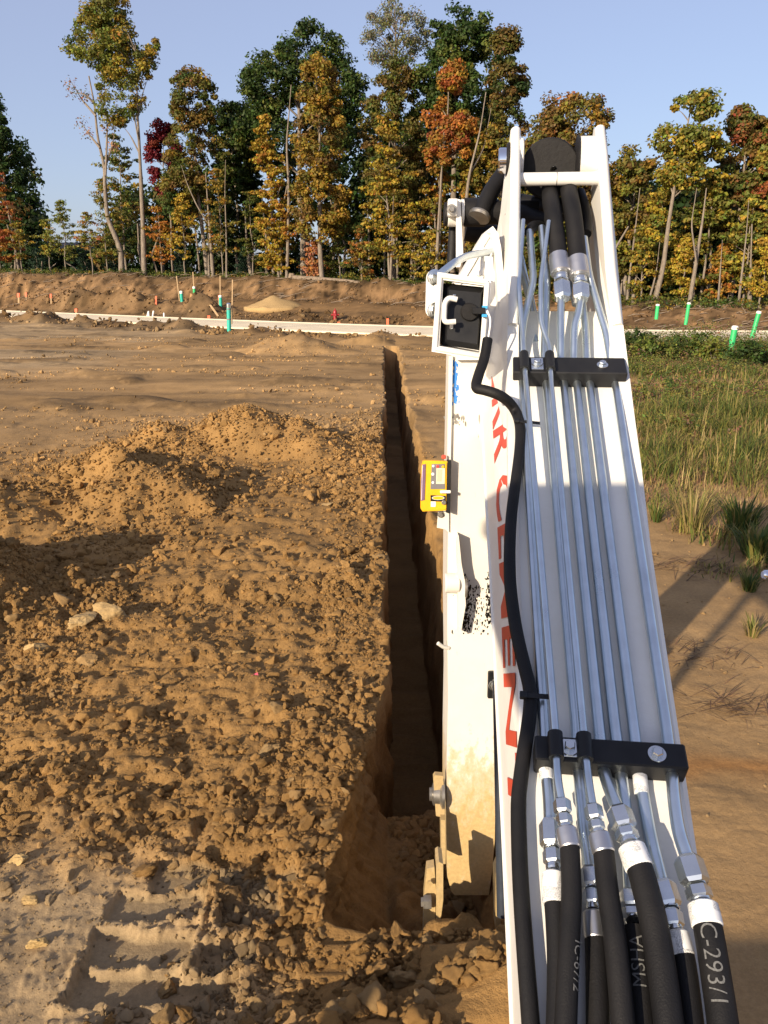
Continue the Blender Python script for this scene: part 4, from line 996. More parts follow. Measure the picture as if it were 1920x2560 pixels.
# small tab under the receiver with bolt
m = MB(); m.prism([stick_pt(x, y) for x, y in ((1095, 1277), (1122, 1279), (1122, 1330), (1113, 1322), (1092, 1318))][::-1], sn * .01); tb = m.build('bracket_tab', WHITE_STICK, stick)
hexhead(stick_pt(1102, 1285) + sn * .01, sn, .009, .01, STEEL, tb)
# round pin on the stick's right side and black pad with bolt, seen against the boom
m = MB(); m.lathe(stick_pt(1196, 1065), lx, [(0, .045), (.004, .05), (.02, .05), (.03, .044)], 24); m.build('pin_head', STEEL, exc)
PD = stick_pt(1228, 1708)
m = MB(); m.rbox(stick_pt(1238, 1708) + sn * .015, wd * .035, su * .062, sn * .012, .35); pad = m.build('clamp_pad', BLACK, stick)
hexhead(stick_pt(1234, 1707) + sn * .027, sn, .016, .014, ZINC2, pad)
# cylinder barrel and bucket linkage at the foot of the stick
m = MB(); m.tube([P(1246, 1700, 3.2), P(1250, 1900, 3.2), P(1257, 2290, 3.2)], .0235, 16); m.build('bucket_cylinder', simple('blue_black_barrel', (.03, .037, .05), .3), exc)
def slab(pix, dep, back, name, mat, parent): m = MB(); m.prism([P(x, y, dep) for x, y in pix][::-1], fw * back); return m.build(name, mat, parent)
li = slab([(1102, 2050), (1113, 2050), (1114, 2160), (1104, 2160)], 3.62, .08, 'bucket_link', DIRTY, exc)
m = MB(); m.lathe(P(1110, 1985, 3.70), -lx, [(0, .068), (.012, .068), (.022, .052), (.05, .05), (.056, .03), (.066, .03)], 20); m.build('link_pin', STEEL, li)
slab([(1083, 1945), (1088, 1938), (1108, 1940), (1112, 2044), (1090, 2040)], 3.66, .03, 'link_cheek', DIRTY, li)
be = slab([(1091, 2160), (1098, 2155), (1108, 2160), (1108, 2250), (1096, 2345), (1090, 2345)], 3.36, .10, 'bucket_ear', DIRTY, exc)
slab([(1067, 2172), (1086, 2168), (1090, 2230), (1086, 2345), (1058, 2345), (1060, 2240)], 3.38, .05, 'bucket_ear_plate', DIRTY, be)
m = MB(); m.lathe(P(1078, 2255, 3.36), -lx, [(0, .03), (.03, .03), (.034, .02), (.042, .02)], 6, False); m.build('ear_bolt', STEEL, be)
m = MB(); m.lathe(P(1075, 2205, 3.36), -fw, [(0, .012), (.012, .012)], 6, False); m.build('ear_bolt', DIRTY, be)
be2 = slab([(1238, 2190), (1247, 2170), (1252, 2320), (1240, 2330)], 3.34, .08, 'bucket_ear', DIRTY, exc)
# ---- chrome rail end that just enters the frame at the right
m = MB(); e0 = P(1906, 1437, 1.9); m.lathe(e0, lx, [(0, .008), (.004, .0115), (.02, .0115), (.03, .0115), (.25, .0115)], 20); m.build('chrome_rail', CHROME, exc)

# ---- cab, upper structure and wheels behind the camera (they cast the shade on the lower boom)
m = MB(); m.rbox((-1.05, -2.55, 1.28), (.98, 0, 0), (0, 1.25, 0), (0, 0, .42), .3); house = m.build('upper_structure', WHITE, exc)
m = MB(); m.rbox((-1.2, -.75, .84), (.80, 0, 0), (0, .62, 0), (0, 0, .04), .3); m.build('cab_floor', BLACKP, house)
m = MB(); m.rbox((-1.28, -.86, 2.87), (.78, 0, 0), (0, .86, 0), (0, 0, .05), .5); cabr = m.build('cab_roof', WHITE, exc)
for x, y in ((-1.98, -.40), (-.60, -1.62)):
    m = MB(); m.rbox((x, y, 1.86), (.03, 0, 0), (0, .03, 0), (0, 0, .98), .2); m.build('cab_pillar', WHITE, cabr)
m = MB(); m.rbox((-1.1, -1.6, .66), (.5, 0, 0), (0, 1.5, 0), (0, 0, .2), .3); m.build('chassis', BLACKP, exc)
for x in (-2.0, -.45):
    for y in (-2.75, -.75):
        m = MB(); m.lathe((x, y, .48), (1, 0, 0), [(0, .32), (.03, .46), (.08, .48), (.22, .48), (.27, .46), (.30, .32)], 28); w_ = m.build('wheel', TYRE, exc)
        m = MB(); m.lathe((x - .01, y, .48), (1, 0, 0), [(0, .1), (.02, .27), (.30, .27), (.32, .1)], 20); m.build('rim', WHITE, w_)

# ---- laser receiver clamped to the stick's edge
def receiver():
    rc = empty('laser_receiver', stick_pt(1085, 1270) + sn * .03, 'yellow laser receiver with grey keypad clamped on the left edge of the white stick', 'laser receiver')
    O = stick_pt(1085, 1212) + sn * .02
    pp = lambda x, y, d=0.0: on_plane(x, y, O, sn) + sn * d
    out = [(1056, 1151), (1062, 1149), (1117, 1151), (1116, 1270), (1112, 1273), (1056, 1275), (1051, 1268), (1051, 1200), (1053, 1165)]
    m = MB(); m.prism([pp(x, y, 0) for x, y in out][::-1], sn * .028); c = sum([pp(x, y) for x, y in out], Vector()) / len(out)
    m.prism([pp(x, y) + (c - pp(x, y)) * .05 + sn * .028 for x, y in out][::-1], sn * .004); h = m.build('housing', YEL, rc)
    f = .0325
    m = MB(); m.prism([pp(x, y, f) for x, y in ((1078, 1157), (1110, 1157), (1111, 1219), (1075, 1219))][::-1], sn * .002); kp = m.build('keypad', GREYP, rc)
    m = MB(); m.prism([pp(x, y, f + .002) for x, y in ((1090, 1167), (1111, 1167), (1110, 1206), (1089, 1206))][::-1], sn * .0015); sc = m.build('screen_bezel', simple('cream_bezel', (.66, .62, .44), .5), rc)
    m = MB(); m.prism([pp(x, y, f + .0036) for x, y in ((1092, 1170), (1104, 1170), (1103, 1200), (1091, 1200))][::-1], sn * .0006); m.build('screen', LCD, sc)
    for (x, y, r, mt) in ((1093, 1163, .0062, simple('red_button', (.7, .05, .04), .4)), (1106, 1164, .0058, YEL), (1082, 1162, .005, TRIM), (1081, 1182, .0065, TRIM), (1081, 1203, .0055, TRIM)):
        m = MB(); m.lathe(pp(x, y, f + .0015), sn, [(0, r), (.002, r), (.003, r * .8)], 16); m.build('button', mt, kp)
    m = MB(); m.prism([pp(x, y, f) for x, y in ((1055, 1158), (1063, 1157), (1062, 1200), (1060, 1246), (1051, 1248), (1051, 1200))][::-1], sn * .003); m.build('sensor_window', PURP, rc)
    m = MB(); m.prism([pp(x, y, f + .003) for x, y in ((1054.5, 1160), (1056, 1160), (1053.6, 1246), (1052, 1246))][::-1], sn * .001); m.build('sensor_line', simple('pale_line', (.6, .5, .58), .4), rc)
    m = MB(); m.prism([pp(x, y, f) for x, y in ((1075, 1234), (1113, 1236), (1113, 1251), (1075, 1249))][::-1], sn * .001); nm = m.build('nameplate', BLACK, rc)
    for (rx, ry, mt, d) in ((.026, .0085, TRIM, .0012), (.0235, .0070, YEL, .0018)):
        m = MB(); c = pp(1094, 1241, f + d); m.add([c + wd * rx * math.cos(a * .314) + su * ry * math.sin(a * .314) for a in range(20)], [tuple(range(20))[::-1]]); m.build('oval_emblem', mt, nm)
    m = MB(); m.prism([pp(x, y, f) for x, y in ((1076, 1250), (1088, 1250), (1088, 1263), (1076, 1263))][::-1], sn * .0008); m.build('paper_label', LABEL, rc)
    m = MB(); m.lathe(pp(1108, 1252, f), sn, [(0, .0095), (.006, .0095), (.007, .008)], 18); m.build('clamp_screw', STEEL, rc)
    m = MB(); m.prism([pp(x, y, -.002) for x, y in ((1117, 1149), (1127, 1149), (1124, 1281), (1114, 1278))][::-1], sn * .03); mg = m.build('magnet_mount', BLACK, rc)
    m = MB(); m.rbox(pp(1112, 1225, .040), wd * .022, su * .006, sn * .006, .4); m.build('clamp_arm', PWHITE, rc)
    m = MB(); m.rbox(pp(1109, 1141, .012), wd * .009, su * .008, sn * .008, .4); m.build('red_cap', simple('red_cap', (.6, .08, .05), .4), rc)
receiver()

# ================================================================== TREES
PAL = dict(dkgreen=(.030, .055, .013), green=(.060, .095, .020), lgreen=(.17, .19, .036), olive=(.125, .120, .024), yellow=(.40, .285, .036), gold=(.31, .205, .030), orange=(.38, .155, .032),
           brown=(.165, .105, .030), red=(.31, .075, .036), dkred=(.15, .014, .022), grey=(.19, .19, .115), pink=(.45, .20, .11), spruce=(.030, .060, .034))
def leaves(cent, rad, per, size, cols, flat=1.0, up=0.5, jit=0.22):
    """cent (n,3) clump centres, rad (n,), per: leaves in each, cols (n,3) -> verts, quads, colours"""
    n = len(cent); idx = np.repeat(np.arange(n), per); N = len(idx)
    d = rng.normal(size=(N, 3)); d /= np.linalg.norm(d, axis=1)[:, None]; r = rng.uniform(0, 1, N) ** 0.45
    off = d * (r * rad[idx])[:, None]; off[:, 2] *= flat
    c = cent[idx] + off
    nrm = d * np.array([1, 1, 1]) + rng.normal(size=(N, 3)) * .6 + np.array([0, 0, up]); nrm /= np.linalg.norm(nrm, axis=1)[:, None]
    a = np.cross(nrm, rng.normal(size=(N, 3))); a /= np.linalg.norm(a, axis=1)[:, None]; b = np.cross(nrm, a)
    s = size * rng.uniform(.65, 1.3, N)[:, None]
    V = np.stack([c + a * s, c + b * s * .62 + a * s * .1, c - a * s * .9, c - b * s * .62 + a * s * .1], 1).reshape(-1, 3)
    F = np.arange(N * 4).reshape(-1, 4); col = cols[idx] * rng.uniform(1 - jit, 1 + jit, N)[:, None] * (1 + .12 * rng.normal(size=(N, 3)))
    return V, F, np.repeat(np.clip(col, .004, .9), 4, 0)
def palcols(pal, n, h=None):
    names = list(pal.keys()); w = np.array([pal[k] for k in names], float); w /= w.sum(); k = rng.choice(len(names), n, p=w)
    c = np.array([PAL[q] for q in names])[k]; k2 = rng.choice(len(names), n, p=w); return .72 * c + .28 * np.array([PAL[q] for q in names])[k2]
def trunk_mesh(parent, pts, r0, r1, limbs, name='trunk'):
    m = MB(); n = len(pts); m.tube(pts, list(np.linspace(r0, r1, n)), 9, bend=.6)
    pts = [Vector(p) for p in pts]
    for (t, tip, rr) in limbs:
        k = t * (n - 1); i = min(int(k), n - 2); p = pts[i].lerp(pts[i + 1], k - i); tip = Vector(tip); mid = p.lerp(tip, .5) + Vector((0, 0, .12 * (tip - p).length))
        m.tube([p, mid, tip], [rr, rr * .6, rr * .25], 5, bend=.5, cap=False)
    return m.build(name, BARK, parent)
def place(px, dy=0.0):
    X = (px - 960) / FPX * 62
    for _ in range(8): Y = float(tree_y(X)) + dy; X = (px - 960) / FPX * (Y * CT + .3)
    return X, Y, hz(X, Y)
def tree(px, label, ytop, ybot, hw, pal, style='round', dy=0.0, r=0.16, base_dx=0, lobes=None, n=None, per=None, leaf=.17, group='trees along the edge of the wood', name='maple_tree', crownlean=0, trunkpts=None, top=None):
    X, Y, Z = place(px + base_dx, dy)
    cx = (px - 960) / FPX * (Y * CT + .3); zt = on_y(px, ytop, Y).z; zb = on_y(px, ybot, Y).z; hwm = hw / FPX * (Y * CT + .3)
    t = empty(name, (X, Y, Z - .05), label, 'tree', group)
    H = zt - zb; cz = (zt + zb) / 2
    if lobes is None: lobes = [(0, .5, 1.0, 1.0)]               # (dx in hw, height 0..1, width scale, height scale)
    C, Rr = [], []
    if style == 'tier':
        nb = n or int(26 + H * 5); nb = int(nb * 1.0)
        for k in range(nb):
            f = rng.uniform(0, 1); w = hwm * (0.40 + 0.60 * math.sin(math.pi * min(1, f * .8 + .22))) * (1.0 - .5 * f * f) * rng.uniform(.55, 1.15)
            a = rng.uniform(0, 6.28); z0 = zb + H * f; sl = rng.uniform(-.12, .35)
            for q in (.35, .68, 1.0):
                if rng.uniform() < .18: continue
                C.append((cx + w * q * math.cos(a) + rng.normal() * .12, Y + w * q * math.sin(a), z0 + sl * w * q + rng.normal() * .10)); Rr.append(rng.uniform(.45, .95) * (.36 + .11 * hwm))
        flat, per = .42, int((per or 55) * .5)
    elif style == 'spruce':
        n = n or int(20 + H * 10)
        for k in range(n):
            f = rng.uniform(0, 1) ** 1.3; w = hwm * (1 - f) ** .85; a = rng.uniform(0, 6.28); q = rng.uniform(.3, 1)
            C.append((cx + w * q * math.cos(a), Y + w * q * math.sin(a), zb + H * f - .15 * w * q)); Rr.append(.22 + .28 * w)
        flat, per = .45, per or 45
    else:
        dens = 1.0 if style == 'round' else .5
        n = int((n or (24 + 3.4 * hwm * H) * dens) * 1.55)
        for k in range(n):
            lb_ = lobes[rng.integers(0, len(lobes))]; d = rng.normal(size=3); d /= np.linalg.norm(d); q = rng.uniform(.35, 1) ** .5
            lx_ = cx + lb_[0] * hwm; lz = zb + lb_[1] * H; w = hwm * lb_[2]; hh = .5 * H * lb_[3]
            C.append((lx_ + d[0] * q * w, Y + d[1] * q * w * .9, lz + d[2] * q * hh)); Rr.append(rng.uniform(.45, 1.2) * (.38 + .115 * hwm))
        flat, per = .7, per or (95 if style == 'round' else 42)
    C = np.array(C); Rr = np.array(Rr)
    V, F, col = leaves(C, Rr, int(per * 1.25), leaf * .72, palcols(pal, len(C)), flat)
    V -= np.array([X, Y, Z - .05]); link('crown', new_mesh('crown', V, F, LEAF, attr=col), t)
    if trunkpts: tp = [on_y(x, y, Y) for x, y in trunkpts]; tp[0] = Vector((tp[0].x, Y, Z - .2))
    else:
        k = 5; tp = [Vector((X + (cx - X) * (i / k) + (rng.normal() * .10 if 0 < i else 0), Y + rng.normal() * .08, Z - .2 + (zt - .12 * H - Z) * i / k)) for i in range(k + 1)]
    lim = []
    sel = rng.choice(len(C), min(len(C), 14 if style != 'tier' else 22), replace=False)
    for i in sel:
        hfrac = np.clip((C[i][2] - .25 * abs(C[i][0] - cx) - Z) / max(tp[-1].z - Z, .1) - .05, .25, .98); lim.append((float(hfrac), C[i], r * .42 * (1.1 - hfrac * .6)))
    trunk_mesh(t, tp, r, r * .25, lim); return t
# ---- the big trees, left to right
tree(38, 'dark green tree at the left edge behind the orange maple', 225, 640, 78, dict(dkgreen=5, green=3), dy=7, lobes=[(-.2, .75, .6, .5), (.1, .4, .9, .8), (.3, .15, .8, .4)], name='broadleaf_tree', leaf=.2)
tree(8, 'orange red maple cut off by the left edge of the photo', 355, 650, 62, dict(orange=5, red=3, gold=2), 'tier', dy=1, r=.1)
tree(333, 'tallest tree on the left with yellow-green crown high above a bare pale trunk', -8, 345, 100, dict(olive=4, lgreen=5, yellow=2, gold=2, green=2), dy=-.5, r=.24, base_dx=26, trunkpts=[(361, 690), (358, 580), (352, 440), (346, 320), (338, 110)], lobes=[(-.2, .70, .85, .42), (.35, .60, .75, .4), (-.05, .88, .5, .3), (.05, .32, .6, .55)], n=120)
tree(322, 'slim green and gold tree standing behind the tallest left tree', 330, 640, 72, dict(olive=4, lgreen=3, gold=2, green=2), 'tier', dy=4, r=.1)
tree(500, 'green and rust tree right of the dark red maple', 165, 560, 78, dict(green=3, olive=4, brown=3, gold=1), dy=1, r=.2, base_dx=22, lobes=[(.15, .8, .7, .4), (0, .45, .8, .6), (-.3, .25, .7, .5)])
tree(436, 'dark crimson maple between two green trees', 300, 500, 40, dict(dkred=6, red=1.5), dy=3, r=.1)
tree(600, 'dark green tree filling the gap left of the great green maple', 230, 640, 75, dict(dkgreen=5, green=3, olive=1), dy=9, lobes=[(.1, .7, .9, .5), (0, .3, 1, .6)], leaf=.2, name='broadleaf_tree')
tree(760, 'great dark green maple with billowing crown in mid wood', 45, 520, 150, dict(dkgreen=4, green=5, lgreen=1), dy=7, r=.32, lobes=[(.25, .84, .55, .3), (-.45, .66, .5, .3), (.55, .62, .5, .4), (-.65, .42, .5, .3), (.1, .4, .9, .6)], n=190, leaf=.2)
tree(806, 'tall golden brown maple with straight pale trunk', 125, 600, 76, dict(gold=5, brown=4, olive=2), dy=-1.5, r=.2, lobes=[(0, .82, .62, .3), (.0, .55, .9, .5), (0, .2, .95, .4)], n=130)
tree(680, 'bright yellow orange maple left of the golden brown one', 295, 670, 62, dict(yellow=5, gold=4, orange=1), 'tier', dy=-1, r=.11, base_dx=18, n=95, per=75)
tree(985, 'sparse silvery tree rising highest behind the wood', -5, 190, 82, dict(grey=5, olive=1), 'sparse', dy=9, r=.25, n=70, per=60, leaf=.13, name='poplar_tree')
tree(985, 'olive brown tree under the silvery crown', 130, 560, 80, dict(olive=4, brown=4, green=3), dy=4, r=.2, name='broadleaf_tree')
tree(1128, 'tall rounded green maple right of the silvery tree', 10, 430, 92, dict(green=5, dkgreen=4, lgreen=1), dy=8, r=.3, lobes=[(.1, .8, .8, .35), (-.3, .55, .8, .4), (.2, .4, 1, .5)], n=150, leaf=.2)
tree(1238, 'dark olive tree with rusty tip close to the excavator fork', 70, 480, 62, dict(dkgreen=4, olive=3, brown=4), dy=6, r=.2, lobes=[(.05, .93, .4, .14), (.1, .7, .9, .35), (0, .35, 1, .5)], name='broadleaf_tree')
tree(1112, 'maple with scarlet top above orange lower branches', 160, 470, 62, dict(red=4, orange=4, gold=2, olive=2), dy=0, r=.15, base_dx=-28, lobes=[(.1, .88, .4, .25), (-.1, .6, .8, .3), (.5, .52, .6, .2), (0, .3, .9, .4)])
tree(970, 'layered yellow maple in front of the dark wood centre', 290, 650, 78, dict(gold=5, yellow=3, olive=3), 'tier', dy=-1, r=.1, base_dx=5, n=90)
tree(1090, 'layered orange and olive maple left of the fork', 380, 660, 66, dict(gold=4, orange=2, olive=3), 'tier', dy=2, r=.1, n=70)
tree(1215, 'gold green tree low behind the upper link', 300, 690, 70, dict(gold=4, olive=4, brown=2), dy=4, r=.16)
tree(1400, 'rust brown rounded tree seen above the fork of the boom', 218, 560, 112, dict(brown=5, olive=3, orange=1.5, gold=1), dy=3, r=.2, lobes=[(.1, .72, .8, .5), (-.3, .5, .8, .5), (.2, .3, 1, .5)], name='broadleaf_tree', n=130)
tree(1350, 'dark bushy tree glimpsed through the fork', 440, 720, 95, dict(olive=4, green=3, gold=3), dy=1, r=.12, name='broadleaf_tree')
tree(1560, 'brown olive tree just right of the fork plate', 370, 690, 72, dict(olive=4, lgreen=2, brown=2, gold=2), dy=5, r=.16, n=90, name='broadleaf_tree')
tree(1680, 'tall yellow green maple on the right with leaning pale trunk', 222, 500, 88, dict(lgreen=4, olive=3, yellow=2), 'round', dy=-.5, r=.16, base_dx=-42, lobes=[(.15, .85, .55, .25), (-.35, .55, .6, .3), (.4, .5, .6, .35), (0, .25, .6, .3)], n=75, per=70)
tree(1825, 'rust and green maple second from the right edge', 262, 600, 72, dict(brown=3, olive=4, red=1.2, green=3), dy=3, r=.17, lobes=[(-.2, .85, .4, .25), (.25, .8, .5, .3), (0, .5, .9, .5), (0, .2, 1, .4)], n=110)
tree(1895, 'gold tree with red tips at the right edge', 300, 680, 66, dict(gold=3, lgreen=3, olive=4, red=.7), dy=2, r=.15, n=100)
tree(1640, 'yellow layered maple low on the right', 470, 720, 70, dict(yellow=4, olive=4, lgreen=3), 'tier', dy=2.5, r=.08, n=60)
tree(1760, 'yellow green layered maple beside the leaning right trunk', 430, 730, 78, dict(olive=4, lgreen=3, yellow=3), 'tier', dy=1.5, r=.09, base_dx=-10, n=70)
tree(1860, 'yellow layered maple low at the right edge', 480, 730, 60, dict(yellow=4, lgreen=3, olive=3), 'tier', dy=.5, r=.08, n=55)
# ---- young trees along the edge of the wood
for (px, yt, yb, hw, pal, lab) in (
    (62, 560, 650, 30, dict(gold=3, olive=3), 'young gold green sapling second from the left edge'),
    (135, 545, 640, 34, dict(lgreen=4, yellow=2), 'young yellow green sapling left of the open sky gap'),
    (172, 505, 650, 42, dict(lgreen=4, olive=3), 'young pale green tree under the open sky gap'),
    (235, 520, 655, 36, dict(lgreen=3, gold=2, pink=1), 'young mixed tree left of the leaning dead trunk'),
    (275, 450, 650, 44, dict(olive=3, gold=3, lgreen=2), 'olive sapling between the dead trunk and the tallest left tree'),
    (410, 520, 655, 48, dict(orange=5, gold=2), 'low bright orange maple right of the tallest left tree'),
    (468, 480, 650, 46, dict(yellow=5, gold=2), 'low yellow maple left of the rust tree'),
    (560, 420, 650, 52, dict(gold=4, olive=3, orange=1), 'gold sapling right of the rust tree'),
    (635, 480, 660, 40, dict(olive=4, green=3), 'olive sapling left of the bright yellow maple'),
    (785, 600, 690, 34, dict(pink=4, orange=3), 'low salmon pink maple at the foot of the golden brown trunk'),
    (850, 545, 690, 46, dict(lgreen=3, olive=4), 'green sapling right of the golden brown trunk'),
    (905, 570, 690, 44, dict(brown=3, orange=2, olive=2), 'low rusty sapling in the centre of the wood edge'),
    (1030, 560, 690, 44, dict(olive=3, gold=3), 'gold sapling right of the layered yellow maple'),
    (1075, 580, 690, 34, dict(yellow=4, olive=2), 'small yellow sapling beside the excavator link plate'),
    (1600, 560, 740, 40, dict(yellow=3, olive=4), 'young yellow sapling next to the right fork plate'),
    (1700, 600, 740, 40, dict(yellow=4, gold=2), 'young yellow sapling left of the leaning right trunk'),
    (1800, 620, 745, 36, dict(gold=3, orange=2), 'small gold sapling between the two right pale trunks'),
    (1900, 600, 745, 40, dict(gold=2, yellow=3), 'small yellow sapling at the far right edge')):
    tree(px, lab, yt, yb, hw, pal, 'tier', dy=rng.uniform(-1.5, 1.0), r=.055, n=int(14 + hw * .5), per=46, leaf=.13, group='young trees at the edge of the wood', name='sapling')
for (px, yt, hw, lab) in ((222, 590, 34, 'small dark spruce left of the leaning dead trunk'), (100, 600, 34, 'small dark spruce near the left house'), (455, 600, 34, 'small dark spruce behind the low yellow maple'), (618, 610, 36, 'small dark spruce beside the grey roof'), (290, 610, 30, 'small dark spruce behind the dead trunk foot')):
    tree(px, lab, yt, 695, hw, dict(spruce=1), 'spruce', dy=4, r=.07, leaf=.10, group='spruces under the trees', name='spruce_tree')
# ---- bare trunks
def bare(pts, r, lab, dy, twigs=(), tw_col=None):
    X, Y, Z = place(pts[0][0], dy); t = empty('bare_tree', (X, Y, Z - .05), lab, 'tree', 'bare trunks at the edge of the wood')
    w = [on_y(x, y, Y) for x, y in pts]; w[0].z = Z - .2; m = MB(); m.tube(w, list(np.linspace(r, r * .22, len(w))), 9, bend=.8); m.build('trunk', BARK, t)
    for tp in twigs: m = MB(); q = [on_y(x, y, Y + rng.uniform(-.6, .6)) for x, y in tp]; m.tube(q, list(np.linspace(r * .4, .02, len(q))), 6, bend=.5); m.build('branch', BARK, t)
    if tw_col:
        C = np.array([on_y(x + rng.normal() * 5, y + rng.normal() * 6, Y) for tp in twigs for (x, y) in tp[1:] for _ in range(4)]); V, F, c = leaves(C, np.full(len(C), .6), 12, .10, palcols(tw_col, len(C)))
        V -= np.array([X, Y, Z - .05]); link('crown', new_mesh('crown', V, F, LEAF, attr=c), t)
bare([(304, 690), (303, 630), (288, 590), (268, 545), (262, 470), (262, 420), (244, 345), (236, 260), (222, 190)], .26, 'leaning half dead tree with bent trunk and thin reddish twigs', -.4,
     [[(264, 440), (268, 330), (262, 225)], [(250, 370), (222, 335), (203, 305)], [(240, 290), (205, 250), (178, 205)], [(238, 260), (212, 235), (182, 232)], [(262, 420), (282, 360), (290, 300)]], dict(pink=2, grey=3))
bare([(716, 695), (720, 600), (722, 470), (716, 360), (722, 290), (728, 212)], .14, 'thin bare dead pole left of the golden brown maple', -1.2)
bare([(566, 697), (566, 600), (562, 480), (564, 400)], .085, 'thin pale trunk right of the twin grey trunks', -.8)
bare([(533, 697), (528, 620), (520, 520), (514, 430)], .17, 'thick grey trunk of the twin pair in left wood', -.6, [[(520, 560), (490, 510), (468, 460), (452, 410)]])
bare([(523, 697), (521, 640), (520, 580)], .10, 'thin trunk leaning against the thick grey trunk', -.7)
bare([(1150, 690), (1160, 560), (1172, 440), (1200, 330), (1215, 230)], .15, 'leaning forked trunk just left of the fork plate', .5, [[(1172, 440), (1210, 370), (1228, 270)]])
bare([(976, 705), (980, 600), (984, 480)], .10, 'pale straight trunk in front of the dark wood centre', -1.6)
bare([(1090, 700), (1096, 560), (1104, 430), (1110, 330)], .12, 'pale trunk under the scarlet topped maple', -.8)
bare([(1722, 762), (1740, 660), (1758, 540), (1766, 470)], .13, 'second pale leaning trunk on the right', -1.0, [[(1740, 650), (1728, 560), (1742, 470)]])
bare([(1795, 768), (1800, 690), (1806, 600)], .07, 'thin pale trunk right of the second leaning trunk', -1.0)
bare([(1846, 766), (1854, 690), (1866, 590), (1872, 500)], .08, 'thin pale leaning trunk third from the right edge', -1.0)
bare([(1874, 764), (1876, 690), (1880, 560)], .14, 'thick tan trunk close to the right edge', -.4)
bare([(1580, 765), (1590, 700), (1596, 640)], .12, 'short tan trunk right beside the fork plate', -.5)
bare([(1566, 768), (1574, 690), (1590, 560), (1600, 470)], .09, 'thin leaning trunk right beside the fork plate', -.8)
bare([(1618, 770), (1640, 690), (1650, 600)], .07, 'thin slanting trunk left of the tall yellow green maple', -.8)

# ---- dense wood behind: one mass of foliage and trunks
def woodland():
    C, Rr, cols = [], [], []
    for k in range(1900):
        px = rng.uniform(-250, 2250); X, Y, Z = (px - 960) / FPX * 80, 0, 0; Y = float(tree_y(X * .9)) + rng.uniform(9, 26); X = (px - 960) / FPX * Y
        top = np.interp(px, [-250, 60, 110, 130, 260, 300, 430, 560, 640, 1250, 1330, 1500, 1560, 2250], [340, 330, 560, 600, 600, 470, 440, 330, 250, 300, 420, 420, 450, 440])
        if px > 470 and px < 560: top = 420
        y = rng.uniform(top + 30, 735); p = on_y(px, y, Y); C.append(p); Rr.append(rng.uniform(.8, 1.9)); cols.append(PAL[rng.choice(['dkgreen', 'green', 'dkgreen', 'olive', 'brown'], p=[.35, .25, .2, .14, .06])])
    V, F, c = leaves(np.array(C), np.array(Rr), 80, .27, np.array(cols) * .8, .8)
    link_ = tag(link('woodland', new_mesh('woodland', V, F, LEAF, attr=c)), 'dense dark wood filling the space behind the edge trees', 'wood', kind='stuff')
    m = MB()
    for k in range(70):
        px = rng.uniform(-100, 2050); X = (px - 960) / FPX * 70; Y = float(tree_y(X)) + rng.uniform(2.5, 14); X = (px - 960) / FPX * Y; Z = float(macro(np.array([X]), np.array([Y]))[0]); h = rng.uniform(.6, 1) * max(1.5, on_y(px, np.interp(px, [-100, 90, 110, 260, 300, 430, 560, 1250, 1330, 1500, 2050], [480, 480, 640, 640, 560, 520, 420, 420, 520, 540, 560]), Y).z - Z)
        m.tube([(X, Y, Z - .3), (X + rng.normal() * .3, Y, Z + h / 2), (X + rng.normal() * .6, Y, Z + h)], [rng.uniform(.1, .24), .1, .05], 6, cap=False)
    o = m.build('background_trunks', BARK); tag(o, 'many grey trunks standing in the dark of the wood', 'trunks', kind='stuff')
woodland()
def undergrowth():
    n = 2600; px = rng.uniform(-100, 2050, n); X = (px - 960) / FPX * 68; Y = tree_y(X) + rng.uniform(-1.6, 9, n); X = (px - 960) / FPX * Y; Z = height(X, Y, .5)
    names = ['green', 'olive', 'lgreen', 'gold', 'dkgreen']; cols = np.array([PAL[k] for k in names])[rng.choice(5, n, p=[.3, .32, .16, .08, .14])]
    V, F, c = leaves(np.stack([X, Y, Z + .2], 1), rng.uniform(.2, .55, n), 14, .08, cols, .7)
    tag(link('undergrowth', new_mesh('undergrowth', V, F, LEAF, attr=c)), 'low green undergrowth along the foot of the trees', 'undergrowth', kind='stuff')
undergrowth()

# ================================================================== things across the road
def fallen(pix, dy, r, lab, name='fallen_log'):
    pts = []
    for px, py in pix: X, Y, Z = place(px, dy); p = on_y(px, py, Y); pts.append(p)
    m = MB(); m.tube(pts, list(np.linspace(r, r * .45, len(pts))), 9, bend=.6); tag(m.build(name, LOGM), lab, 'log')
fallen([(728, 694), (800, 698), (880, 704), (920, 714), (1000, 722)], -1.8, .20, 'long fallen trunk lying along the top of the bank')
fallen([(905, 712), (960, 712), (1030, 722)], -2.2, .09, 'thin pale fallen branch across the end of the long trunk')
fallen([(1690, 762), (1770, 768), (1865, 770)], -1.6, .07, 'thin pale pole lying at the foot of the right trees')
fallen([(1594, 756), (1640, 760), (1712, 760)], -1.4, .10, 'short log lying beside the right fork plate')
m = MB(); p = on_y(728, 706, place(728, -1.8)[1]); m.lathe(p - Vector((0, 0, .3)), (0.08, 0, 1), [(0, .38), (.4, .30), (.9, .26), (1.0, .2)], 9, False); tag(m.build('tree_stump', LOGM), 'broken stump at the left end of the long fallen trunk', 'stump')
